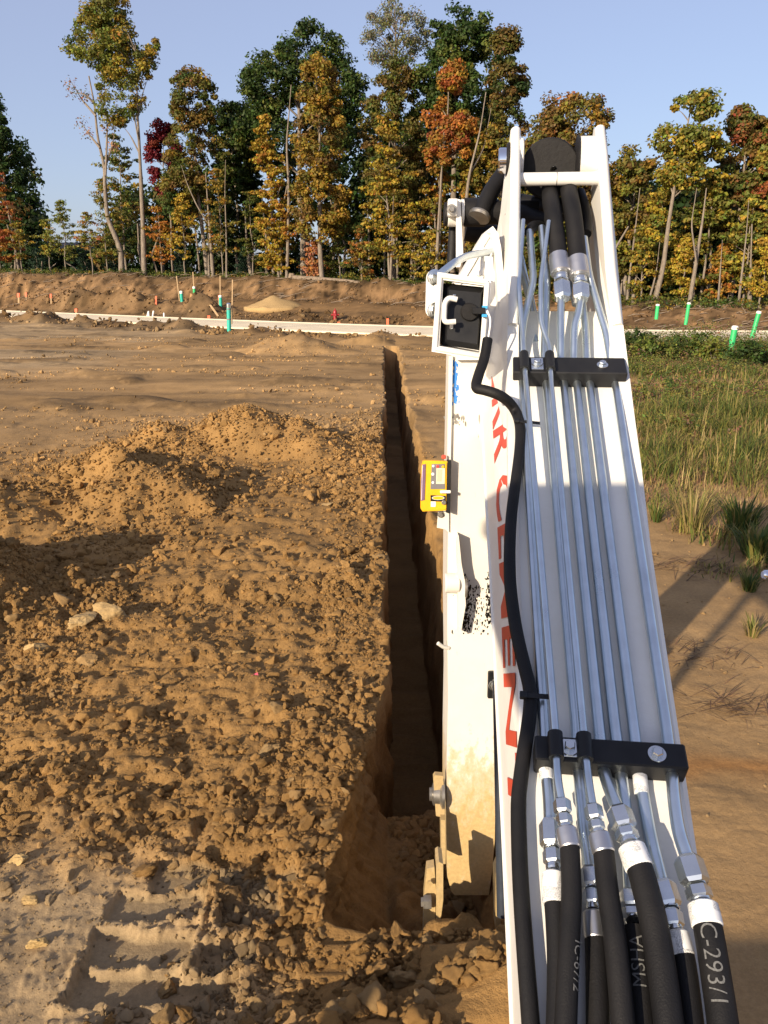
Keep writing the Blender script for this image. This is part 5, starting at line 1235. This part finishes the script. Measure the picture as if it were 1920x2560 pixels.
def standpipe(px, pyb, pyt, r, mat, lab, white=.12, lean=0.0, band=None, Y=None):
    if Y is None: b = on_z(px, pyb, 0.0)
    else: b = on_y(px, pyb, Y)
    top = on_y(px, pyt, b.y); h = top.z - b.z; t = empty('standpipe', (b.x, b.y, b.z), lab, 'pipe', 'capped sewer standpipes')
    ax = Vector((lean, 0, 1)).normalized(); m = MB(); m.lathe(b - ax * .25, ax, [(0, r), (h * (1 - white) + .25, r)], 18); m.build('pipe', mat, t)
    m = MB(); m.lathe(b + ax * h * (1 - white), ax, [(0, r * 1.08), (h * white * .75, r * 1.1), (h * white * .76, r * 1.1), (h * white, r * .7)], 18); m.build('cap', PWHITE if band is None else ZINC2, t)
    if band:
        for f in band: m = MB(); m.lathe(b + ax * h * f, ax, [(0, r * 1.07), (h * .04, r * 1.07)], 18); m.build('coupling', GREYP, t)
standpipe(573, 830, 757, .105, TEAL, 'tall teal standpipe with grey cap just this side of the road', .18, .03, (.42, .76))
yy = lambda px, d: float(road_y((px - 960) / FPX * 55)) + d
standpipe(455, 755, 727, .12, TEAL, 'short teal standpipe behind the road, leftmost of three', .25, -.02, Y=yy(455, 13))
standpipe(487, 750, 716, .11, GREEN, 'slim bright green standpipe behind the road, middle of three', .16, 0, Y=yy(487, 15))
standpipe(552, 762, 738, .12, TEAL, 'short teal standpipe behind the road, rightmost of three', .22, 0, Y=yy(552, 11))
standpipe(1642, 785, 760, .085, GREEN, 'green standpipe with white cap half hidden by weeds', .18, .02, Y=40)
standpipe(1716, 799, 756, .085, GREEN, 'green standpipe standing before the second leaning right trunk', .10, .06, Y=41)
standpipe(1828, 868, 814, .105, GREEN, 'thick green standpipe in the weeds by the concrete edge', .18, .08, Y=29)
standpipe(1884, 829, 777, .09, GREEN, 'leaning green standpipe near the right edge of the photo', .12, .16, Y=33)
def stake(px, pyb, pyt, Y, lab, mat=ORANGE, w=.035, lean=0.0, both=True):
    b = on_y(px, pyb, Y); top = on_y(px + lean, pyt, Y); t = empty('survey_stake', b, lab, 'stake', 'survey stakes'); ax = (top - b)
    m = MB(); m.box(b - Vector((w / 2, 0, .2)), (w, 0, 0), (0, w * .5, 0), ax + Vector((0, 0, .2))); m.build('lath', LATH, t)
    if both: m = MB(); m.box(b + ax * .45 - Vector((w * .75, w * .25, 0)), (w * 1.5, 0, 0), (0, w, 0), ax * .57); m.build('flagging', mat, t)
for (px, pyb, pyt, d, lab, w) in ((46, 751, 733, 10, 'wide orange stake nearest the left edge', .14), (65, 750, 731, 10.5, 'orange stake second from the left edge', .10), (127, 753, 735, 10, 'orange stake third from the left edge', .10), (190, 786, 772, 5.0, 'small orange flag in front of the dark heaps', .12),
                             (349, 759, 743, 10, 'orange stake behind the right end of the dark heaps', .10), (390, 783, 741, 8, 'tall red flagged stake beside the white pipes', .08), (522, 803, 789, 5.0, 'small orange stake left of the tall teal standpipe', .12), (547, 760, 738, 11, 'pinkish stake beside the rightmost short teal standpipe', .07),
                             (847, 817, 805, 3.9, 'short orange stake below the red hydrant', .10), (969, 828, 797, 3.9, 'tall orange stake near the far end of the trench', .09)):
    stake(px, pyb, pyt, yy(px, d), lab, w=w)
for (px, pyb, pyt, d, lab, le) in ((449, 755, 690, 13.3, 'bent tall lath behind the leftmost short teal standpipe', -8), (486, 750, 680, 15.2, 'tall lath rising behind the slim green standpipe', -4), (550, 762, 689, 11.2, 'straight tall lath behind the rightmost short teal standpipe', 0)):
    stake(px, pyb, pyt, yy(px, d), lab, both=False, w=.07, lean=le)
b = on_z(579, 830); stake(579, 800, 699, b.y + .3, 'tall lath standing behind the tall teal standpipe', both=False, w=.055, lean=2)
a = on_y(522, 762, yy(530, 6.0)); b = on_y(542, 790, yy(530, 6.0)); m = MB(); m.box(a, (.16, 0, 0), (0, .05, 0), b - a); tag(m.build('wood_plank', LATH), 'pale wooden plank leaning on the dark soil left of the teal standpipe', 'plank')
for (px, pyb, pyt, le, lab) in ((366, 793, 778, 6, 'white pipe stub leaning right, leftmost of the cluster'), (373, 793, 779, -2, 'white pipe stub in the middle of the cluster'), (381, 791, 777, 3, 'white pipe stub on the right of the cluster'), (410, 792, 782, 0, 'single white pipe stub right of the cluster')):
    Y = yy(px, 4.6); b = on_y(px, pyb, Y); t_ = on_y(px + le, pyt, Y); m = MB(); m.tube([b - Vector((0, 0, .1)), t_], .06, 10); tag(m.build('pipe_stub', PWHITE), lab, 'pipe', 'white pipe stubs by the road')
def hydrant():
    Y = yy(838, 7.0); b = on_y(838, 805, Y); h = on_y(838, 771, Y).z - b.z; t = empty('fire_hydrant', b, 'dark red fire hydrant standing beyond the concrete road', 'hydrant'); k = h / .8
    m = MB(); m.lathe(b - Vector((0, 0, .1)), (0, 0, 1), [(0, .15 * k), (.1 * k + .1, .15 * k), (.12 * k + .1, .11 * k), (.5 * k + .1, .105 * k), (.51 * k + .1, .145 * k), (.55 * k + .1, .145 * k)], 18); m.build('barrel', HYD, t)
    m = MB(); m.lathe(b + Vector((0, 0, .55 * k)), (0, 0, 1), [(0, .12 * k), (.08 * k, .11 * k), (.15 * k, .07 * k), (.18 * k, .03 * k), (.25 * k, .03 * k)], 18); m.build('bonnet', HYD, t)
    for ax, r_, l in (((1, 0, 0), .055, .19), ((-1, 0, 0), .055, .19), ((0, -1, 0), .075, .18)):
        m = MB(); m.lathe(b + Vector((0, 0, .42 * k)), ax, [(0, r_ * k), (l * k, r_ * k), (l * k + .01, r_ * 1.25 * k), (l * k + .05, r_ * 1.2 * k)], 12); m.build('outlet', HYD, t)
hydrant()

def brush():
    m = MB()
    for k in range(420):
        px = rng.uniform(-60, 1990); X, Y, Z = place(px, rng.uniform(-7.5, -1.2)); a = rng.uniform(-.7, .7) + (0 if rng.uniform() < .7 else 1.4); l = rng.uniform(.3, 1.5); r_ = rng.uniform(.012, .035)
        d = Vector((math.cos(a), math.sin(a) * .5, rng.uniform(-.05, .35))) * l; p = Vector((X, Y, Z + .03)); m.tube([p - d * .5, p + d * .1 + Vector((0, 0, .05)), p + d * .5], [r_, r_, r_ * .4], 5, cap=False)
    tag(m.build('brush_debris', LOGM), 'scattered dead sticks and roots on the cut bank below the trees', 'sticks', kind='stuff')
brush()
# ---- houses behind the trees
def house(c, w, d, h, rise, lab, wins, rz=0.0, door=False):
    c = Vector(c); t = empty('house', c, lab, 'house'); ca, sa = math.cos(rz), math.sin(rz)
    W = lambda x, y, z: c + Vector((x * ca - y * sa, x * sa + y * ca, z))
    m = MB(); m.box(W(-w / 2, 0, -.5), W(w / 2, 0, 0) - W(-w / 2, 0, 0), W(0, d, 0) - W(0, 0, 0), (0, 0, h + .5)); m.build('wall', SIDING, t)
    m = MB(); o = .4; a = [W(-w / 2 - o, -o, h), W(w / 2 + o, -o, h), W(w / 2 + o, d / 2, h + rise), W(-w / 2 - o, d / 2, h + rise), W(-w / 2 - o, d + o, h), W(w / 2 + o, d + o, h)]
    m.add(a + [p - Vector((0, 0, .15)) for p in a], [(0, 1, 2, 3), (3, 2, 5, 4), (6, 9, 8, 7), (9, 10, 11, 8), (0, 6, 7, 1), (4, 5, 11, 10), (0, 3, 9, 6), (3, 4, 10, 9), (1, 7, 8, 2), (2, 8, 11, 5)]); rf = m.build('roof', SHINGLE, t)
    m = MB(); m.tube([a[0] + Vector((0, -.02, -.05)), a[3] + Vector((0, -.02, -.05))], .09, 6); m.tube([a[0] - Vector((0, .03, .05)), a[1] - Vector((0, .03, .05))], .07, 6); m.build('trim', TRIM, rf)
    for (x, z, ww, hh) in wins:
        m = MB(); m.box(W(x - ww / 2, -.06, z), W(ww, 0, 0) - W(0, 0, 0), W(0, .05, 0) - W(0, 0, 0), (0, 0, hh)); p = m.build('window', GLASS, t)
        m = MB()
        for (x0, z0, x1, z1) in ((-ww / 2, 0, ww / 2, 0), (-ww / 2, hh, ww / 2, hh), (-ww / 2, 0, -ww / 2, hh), (ww / 2, 0, ww / 2, hh), (0, 0, 0, hh)): m.tube([W(x + x0, -.08, z + z0), W(x + x1, -.08, z + z1)], .06, 4)
        m.build('frame', TRIM, p)
X, Y = -40.0, 94.0; house((-41, 98, 1.6), 13, 8, 3.0, 2.2, 'grey house half hidden by trees at the left edge', [(-3, 1.0, 1.3, 1.3), (2.0, .9, 2.0, 1.4), (4.6, 1, 1.0, 1.3)])
p = on_y(680, 690, 92); house((p.x - 1.5, 92, p.z - 2.4), 12, 8, 2.3, 1.9, 'house with low grey shingle roof and white trim in mid wood', [(-2, .8, 1.2, 1.1)], -.25)
p = on_y(1830, 755, 66); house((p.x + 1, 66, p.z - .2), 9, 7, 3.0, 2.0, 'dark grey house with white framed windows behind the right trees', [(-2.6, 1.0, 1.0, 1.2), (0.3, .9, 2.4, 1.4), (3.0, 1, 1.0, 1.3)])
p = on_y(1690, 735, 72); house((p.x, 72, p.z - 1.0), 7, 6, 3.0, 1.8, 'dark house with one cross barred window deep behind the right trees', [(0, .9, 2.4, 1.3)])

# ================================================================== weeds on the right
def weeds_field():
    def dens(X, Y): return sstep(0, .8, X - np.interp(Y, [6, 7.2, 8.6, 12, 20, 34, 37], [4.2, 3.3, 2.7, 2.3, 3.0, 4.5, 9]) + 2.2 * fbm(X, Y, 1.6, 4, 21)) * sstep(36.5, 33, Y + np.clip(14 - X, 0, 5) * .4)
    V, F, Cc = [], [], []; b = 0
    def blades(n, y0, y1, hmin, hmax, wd_, pal, lean=.5, pw=1.0):
        nonlocal b
        Y = y0 + (y1 - y0) * rng.uniform(0, 1, n) ** pw; X = 1.8 + rng.uniform(0, 1, n) * (0.62 * Y + 2.0); k = rng.uniform(0, 1, n) < dens(X, Y); X, Y = X[k], Y[k]; n = len(X); Z = height(X, Y, .2)
        patch = fbm(X, Y, 2.2, 3, 25) + .5 * fbm(X, Y, .7, 2, 26)
        h = rng.uniform(hmin, hmax, n) * np.clip(1 + 2.0 * patch, .25, 2.2); a = rng.uniform(0, 6.28, n); l = rng.uniform(.1, lean, n) * h; w = wd_ * rng.uniform(.6, 1.4, n)
        dx, dy = np.cos(a), np.sin(a); px_, py_ = -dy, dx
        p0 = np.stack([X - px_ * w, Y - py_ * w, Z - .02], 1); p1 = np.stack([X + px_ * w, Y + py_ * w, Z - .02], 1)
        m0 = np.stack([X + dx * l * .35 - px_ * w * .7, Y + dy * l * .35 - py_ * w * .7, Z + h * .6], 1); m1 = np.stack([X + dx * l * .35 + px_ * w * .7, Y + dy * l * .35 + py_ * w * .7, Z + h * .6], 1)
        tp = np.stack([X + dx * l, Y + dy * l, Z + h], 1); tp2 = tp + np.stack([px_ * w * .15, py_ * w * .15, 0 * h], 1)
        vv = np.stack([p0, p1, m1, m0, tp2, tp], 1).reshape(-1, 3); i = np.arange(n)[:, None] * 6
        f = np.concatenate([i + np.array([[0, 1, 2, 3]]), i + np.array([[3, 2, 4, 5]])], 0) + b; b += n * 6
        names = list(pal); wts = np.array([pal[q][1] for q in names], float); cols = np.array([pal[q][0] for q in names])
        sh = (patch[:, None] * np.linspace(-2, 2, len(names))[None]); pr = wts * np.exp(sh * 1.6); pr /= pr.sum(1, keepdims=True); k = (rng.uniform(0, 1, n)[:, None] > np.cumsum(pr, 1)).sum(1).clip(0, len(names) - 1)
        V.append(vv); F.append(f); Cc.append(np.repeat(cols[k] * rng.uniform(.75, 1.25, n)[:, None], 6, 0))
    g = dict(tan=((.34, .25, .10), 2.4), red=((.24, .125, .075), 1.5), yel=((.26, .23, .055), 4.0), grn=((.125, .150, .032), 3.6), dgr=((.065, .095, .022), 1.8))
    blades(46000, 6.3, 16, .06, .26, .0065, g, 1.6); blades(34000, 12, 37, .05, .24, .013, g, 1.6); blades(900, 7.5, 20, .3, .5, .005, dict(tan=((.40, .29, .12), 3), yel=((.27, .22, .06), 1)), .4)
    me = new_mesh('weeds', np.concatenate(V), np.concatenate(F), LEAF, attr=np.concatenate(Cc)); tag(link('weeds', me), 'field of yellow green grass and weeds right of the boom', 'weeds', kind='stuff')
    n = 11000; Y = 7 + 29 * rng.uniform(0, 1, n) ** .8; X = 2 + rng.uniform(0, 1, n) * (.62 * Y + 2); k = rng.uniform(0, 1, n) < dens(X, Y) * (sstep(.0, .3, fbm(X, Y, 2.5, 3, 29)) + .9 * sstep(24, 29, Y)); X, Y = X[k], Y[k]; n = len(X)
    Z = height(X, Y, .2); cols = np.array([(.08, .115, .026), (.14, .16, .034), (.22, .20, .05), (.22, .11, .07)])[rng.choice(4, n, p=[.25, .33, .30, .12])]
    tall = .10 + .10 * rng.uniform(0, 1, n) + .85 * sstep(24, 30, Y) * rng.uniform(0, 1, n) * sstep(-.15, .2, fbm(X, Y, 3, 2, 27))
    v, f, c = leaves(np.stack([X, Y, Z + tall], 1), .10 + .25 * sstep(20, 29, Y) + rng.uniform(0, .1, n), 16, .035 * 1.0, cols, .8, 1.0)
    tag(link('broadleaf_weeds', new_mesh('broadleaf_weeds', v, f, LEAF, attr=c)), 'leafy green broad leaved weeds among the grass', 'weeds', kind='stuff')
weeds_field()
def bush(px, py, Y, w, h, lab, pal):
    p = on_y(px, py, Y); p.z = hz(p.x, p.y); t = empty('weed_bush', p, lab, 'bush', 'leafy bushes at the back of the weeds'); n = 46
    d = rng.normal(size=(n, 3)); d /= np.linalg.norm(d, axis=1)[:, None]; q = rng.uniform(.3, 1, n)[:, None]; C = d * q * np.array([w, w * .7, h * .5]) + np.array([0, 0, h * .5])
    V, F, c = leaves(C, rng.uniform(.10, .26, n), 26, .055, palcols(pal, n), .8, .8); link('foliage', new_mesh('foliage', V, F, LEAF, attr=c), t)
    for i in range(7):
        m = MB(); m.tube([p, p + Vector(C[i]) * .55 + Vector((0, 0, .08)), p + Vector(C[i])], [.014, .010, .005], 5, cap=False); m.build('stem', BARK, t)
for a_ in ((1585, 850, 27, .75, 1.05, 'dark green leafy bush touching the boom at the back of the weeds', dict(green=3, dkgreen=3)), (1640, 862, 26, .8, .85, 'wide bush second from the boom at the back of the weeds', dict(green=3, lgreen=3)),
           (1690, 850, 27.5, .6, .75, 'low bush third from the boom in the row of bushes', dict(lgreen=3, green=3)), (1738, 858, 26.5, .75, 1.05, 'tallest bush in the middle of the row left of the thick green standpipe', dict(green=3, lgreen=2)),
           (1785, 870, 25.5, .55, .8, 'bush standing directly left of the thick green standpipe', dict(lgreen=3, olive=2)), (1866, 880, 24.5, .6, .75, 'rounded dark bush directly right of the thick green standpipe', dict(green=4, dkgreen=2)), (1915, 868, 25.5, .6, .6, 'low bush cut off by the right edge of the photo', dict(olive=3, green=2))): bush(*a_)
def tuft(px, py, lab, n, h, cols, spread=.12, width=.006, lean=.9, flat=False):
    p = on_z(px, py); p.z = hz(p.x, p.y); m = MB(); rr = random.Random(px); t = p
    vs, fs, cc = [], [], []
    for k in range(n):
        a = rr.uniform(0, 6.28); a = a if not flat else rr.gauss(0.3 if rr.random() < .5 else 3.4, .55); hh = h * rr.uniform(.5, 1.1); l = hh * rr.uniform(.25, lean); r0 = spread * rr.uniform(0, .4); bx, by = (r0 * math.cos(a), r0 * math.sin(a)) if not flat else (rr.gauss(0, spread * .8), rr.gauss(0, spread * .45)); dx, dy = math.cos(a), math.sin(a); w = width * rr.uniform(.6, 1.3)
        zt = hh if not flat else hh * .18; b = len(vs); l = l if not flat else hh * rr.uniform(.6, 1.3)
        vs += [(bx - dy * w, by + dx * w, -.01), (bx + dy * w, by - dx * w, -.01), (bx + dx * l * .5 + dy * w * .8, by + dy * l * .5 - dx * w * .8, zt * .7), (bx + dx * l * .5 - dy * w * .8, by + dy * l * .5 + dx * w * .8, zt * .7), (bx + dx * l + dy * w * .1, by + dy * l, zt), (bx + dx * l - dy * w * .1, by + dy * l, zt)]
        fs += [(b, b + 1, b + 2, b + 3), (b + 3, b + 2, b + 4, b + 5)]; cc += [np.array(rr.choice(cols)) * rr.uniform(.8, 1.2)] * 6
    o = link('grass_tuft' if not flat else 'dead_weed', new_mesh('tuft', np.array(vs), np.array(fs), LEAF, attr=np.array(cc))); o.location = p
    tag(o, lab, 'grass' if not flat else 'dead weed', 'plants on the packed soil')
GR = [(.10, .13, .03), (.06, .10, .025), (.22, .19, .05)]; DR = [(.20, .12, .07), (.27, .17, .09), (.14, .09, .05)]; TN = [(.36, .27, .11), (.30, .24, .09), (.16, .17, .04)]
tuft(1730, 1325, 'tan and green grass clump standing out at the near edge of the weeds', 150, .48, TN, .3)
tuft(1640, 1300, 'low green tuft at the weed edge beside the boom', 60, .22, GR, .15)
tuft(1850, 1330, 'leafy green clump right of the tan grass clump', 140, .36, GR, .35, .014)
tuft(1895, 1395, 'dark green leafy clump at the right edge of the frame', 130, .30, GR, .35, .016)
tuft(1872, 1478, 'isolated small green tuft on the packed soil by the chrome tip', 90, .16, GR, .12)
tuft(1720, 1412, 'dry brown weed lying flat at the near edge of the weeds', 60, .30, DR, .3, .005, flat=True)
tuft(1790, 1425, 'second dry weed lying flat right of the first', 60, .32, DR, .3, .005, flat=True)
tuft(1730, 1640, 'dry reddish weed lying in the shadow beside the boom', 80, .26, DR, .25, .004, flat=True)
tuft(1850, 1765, 'dry reddish weed spread flat in the sun near the right edge', 90, .30, DR, .2, .004, flat=True)
tuft(1880, 1590, 'small pale dry plant on sunny soil near the right edge', 60, .14, TN, .1, .006)
# pink flagging scrap on the loose soil
p = on_z(632, 1712); m = MB(); z = hz(p.x, p.y); m.box((p.x, p.y, z + .015), (.035, .02, .01), (-.01, .03, .012), (.001, 0, .003)); tag(m.build('flagging_scrap', simple('pink_tape', (.75, .12, .16), .5)), 'tiny scrap of pink tape lying on the loose soil', 'tape')
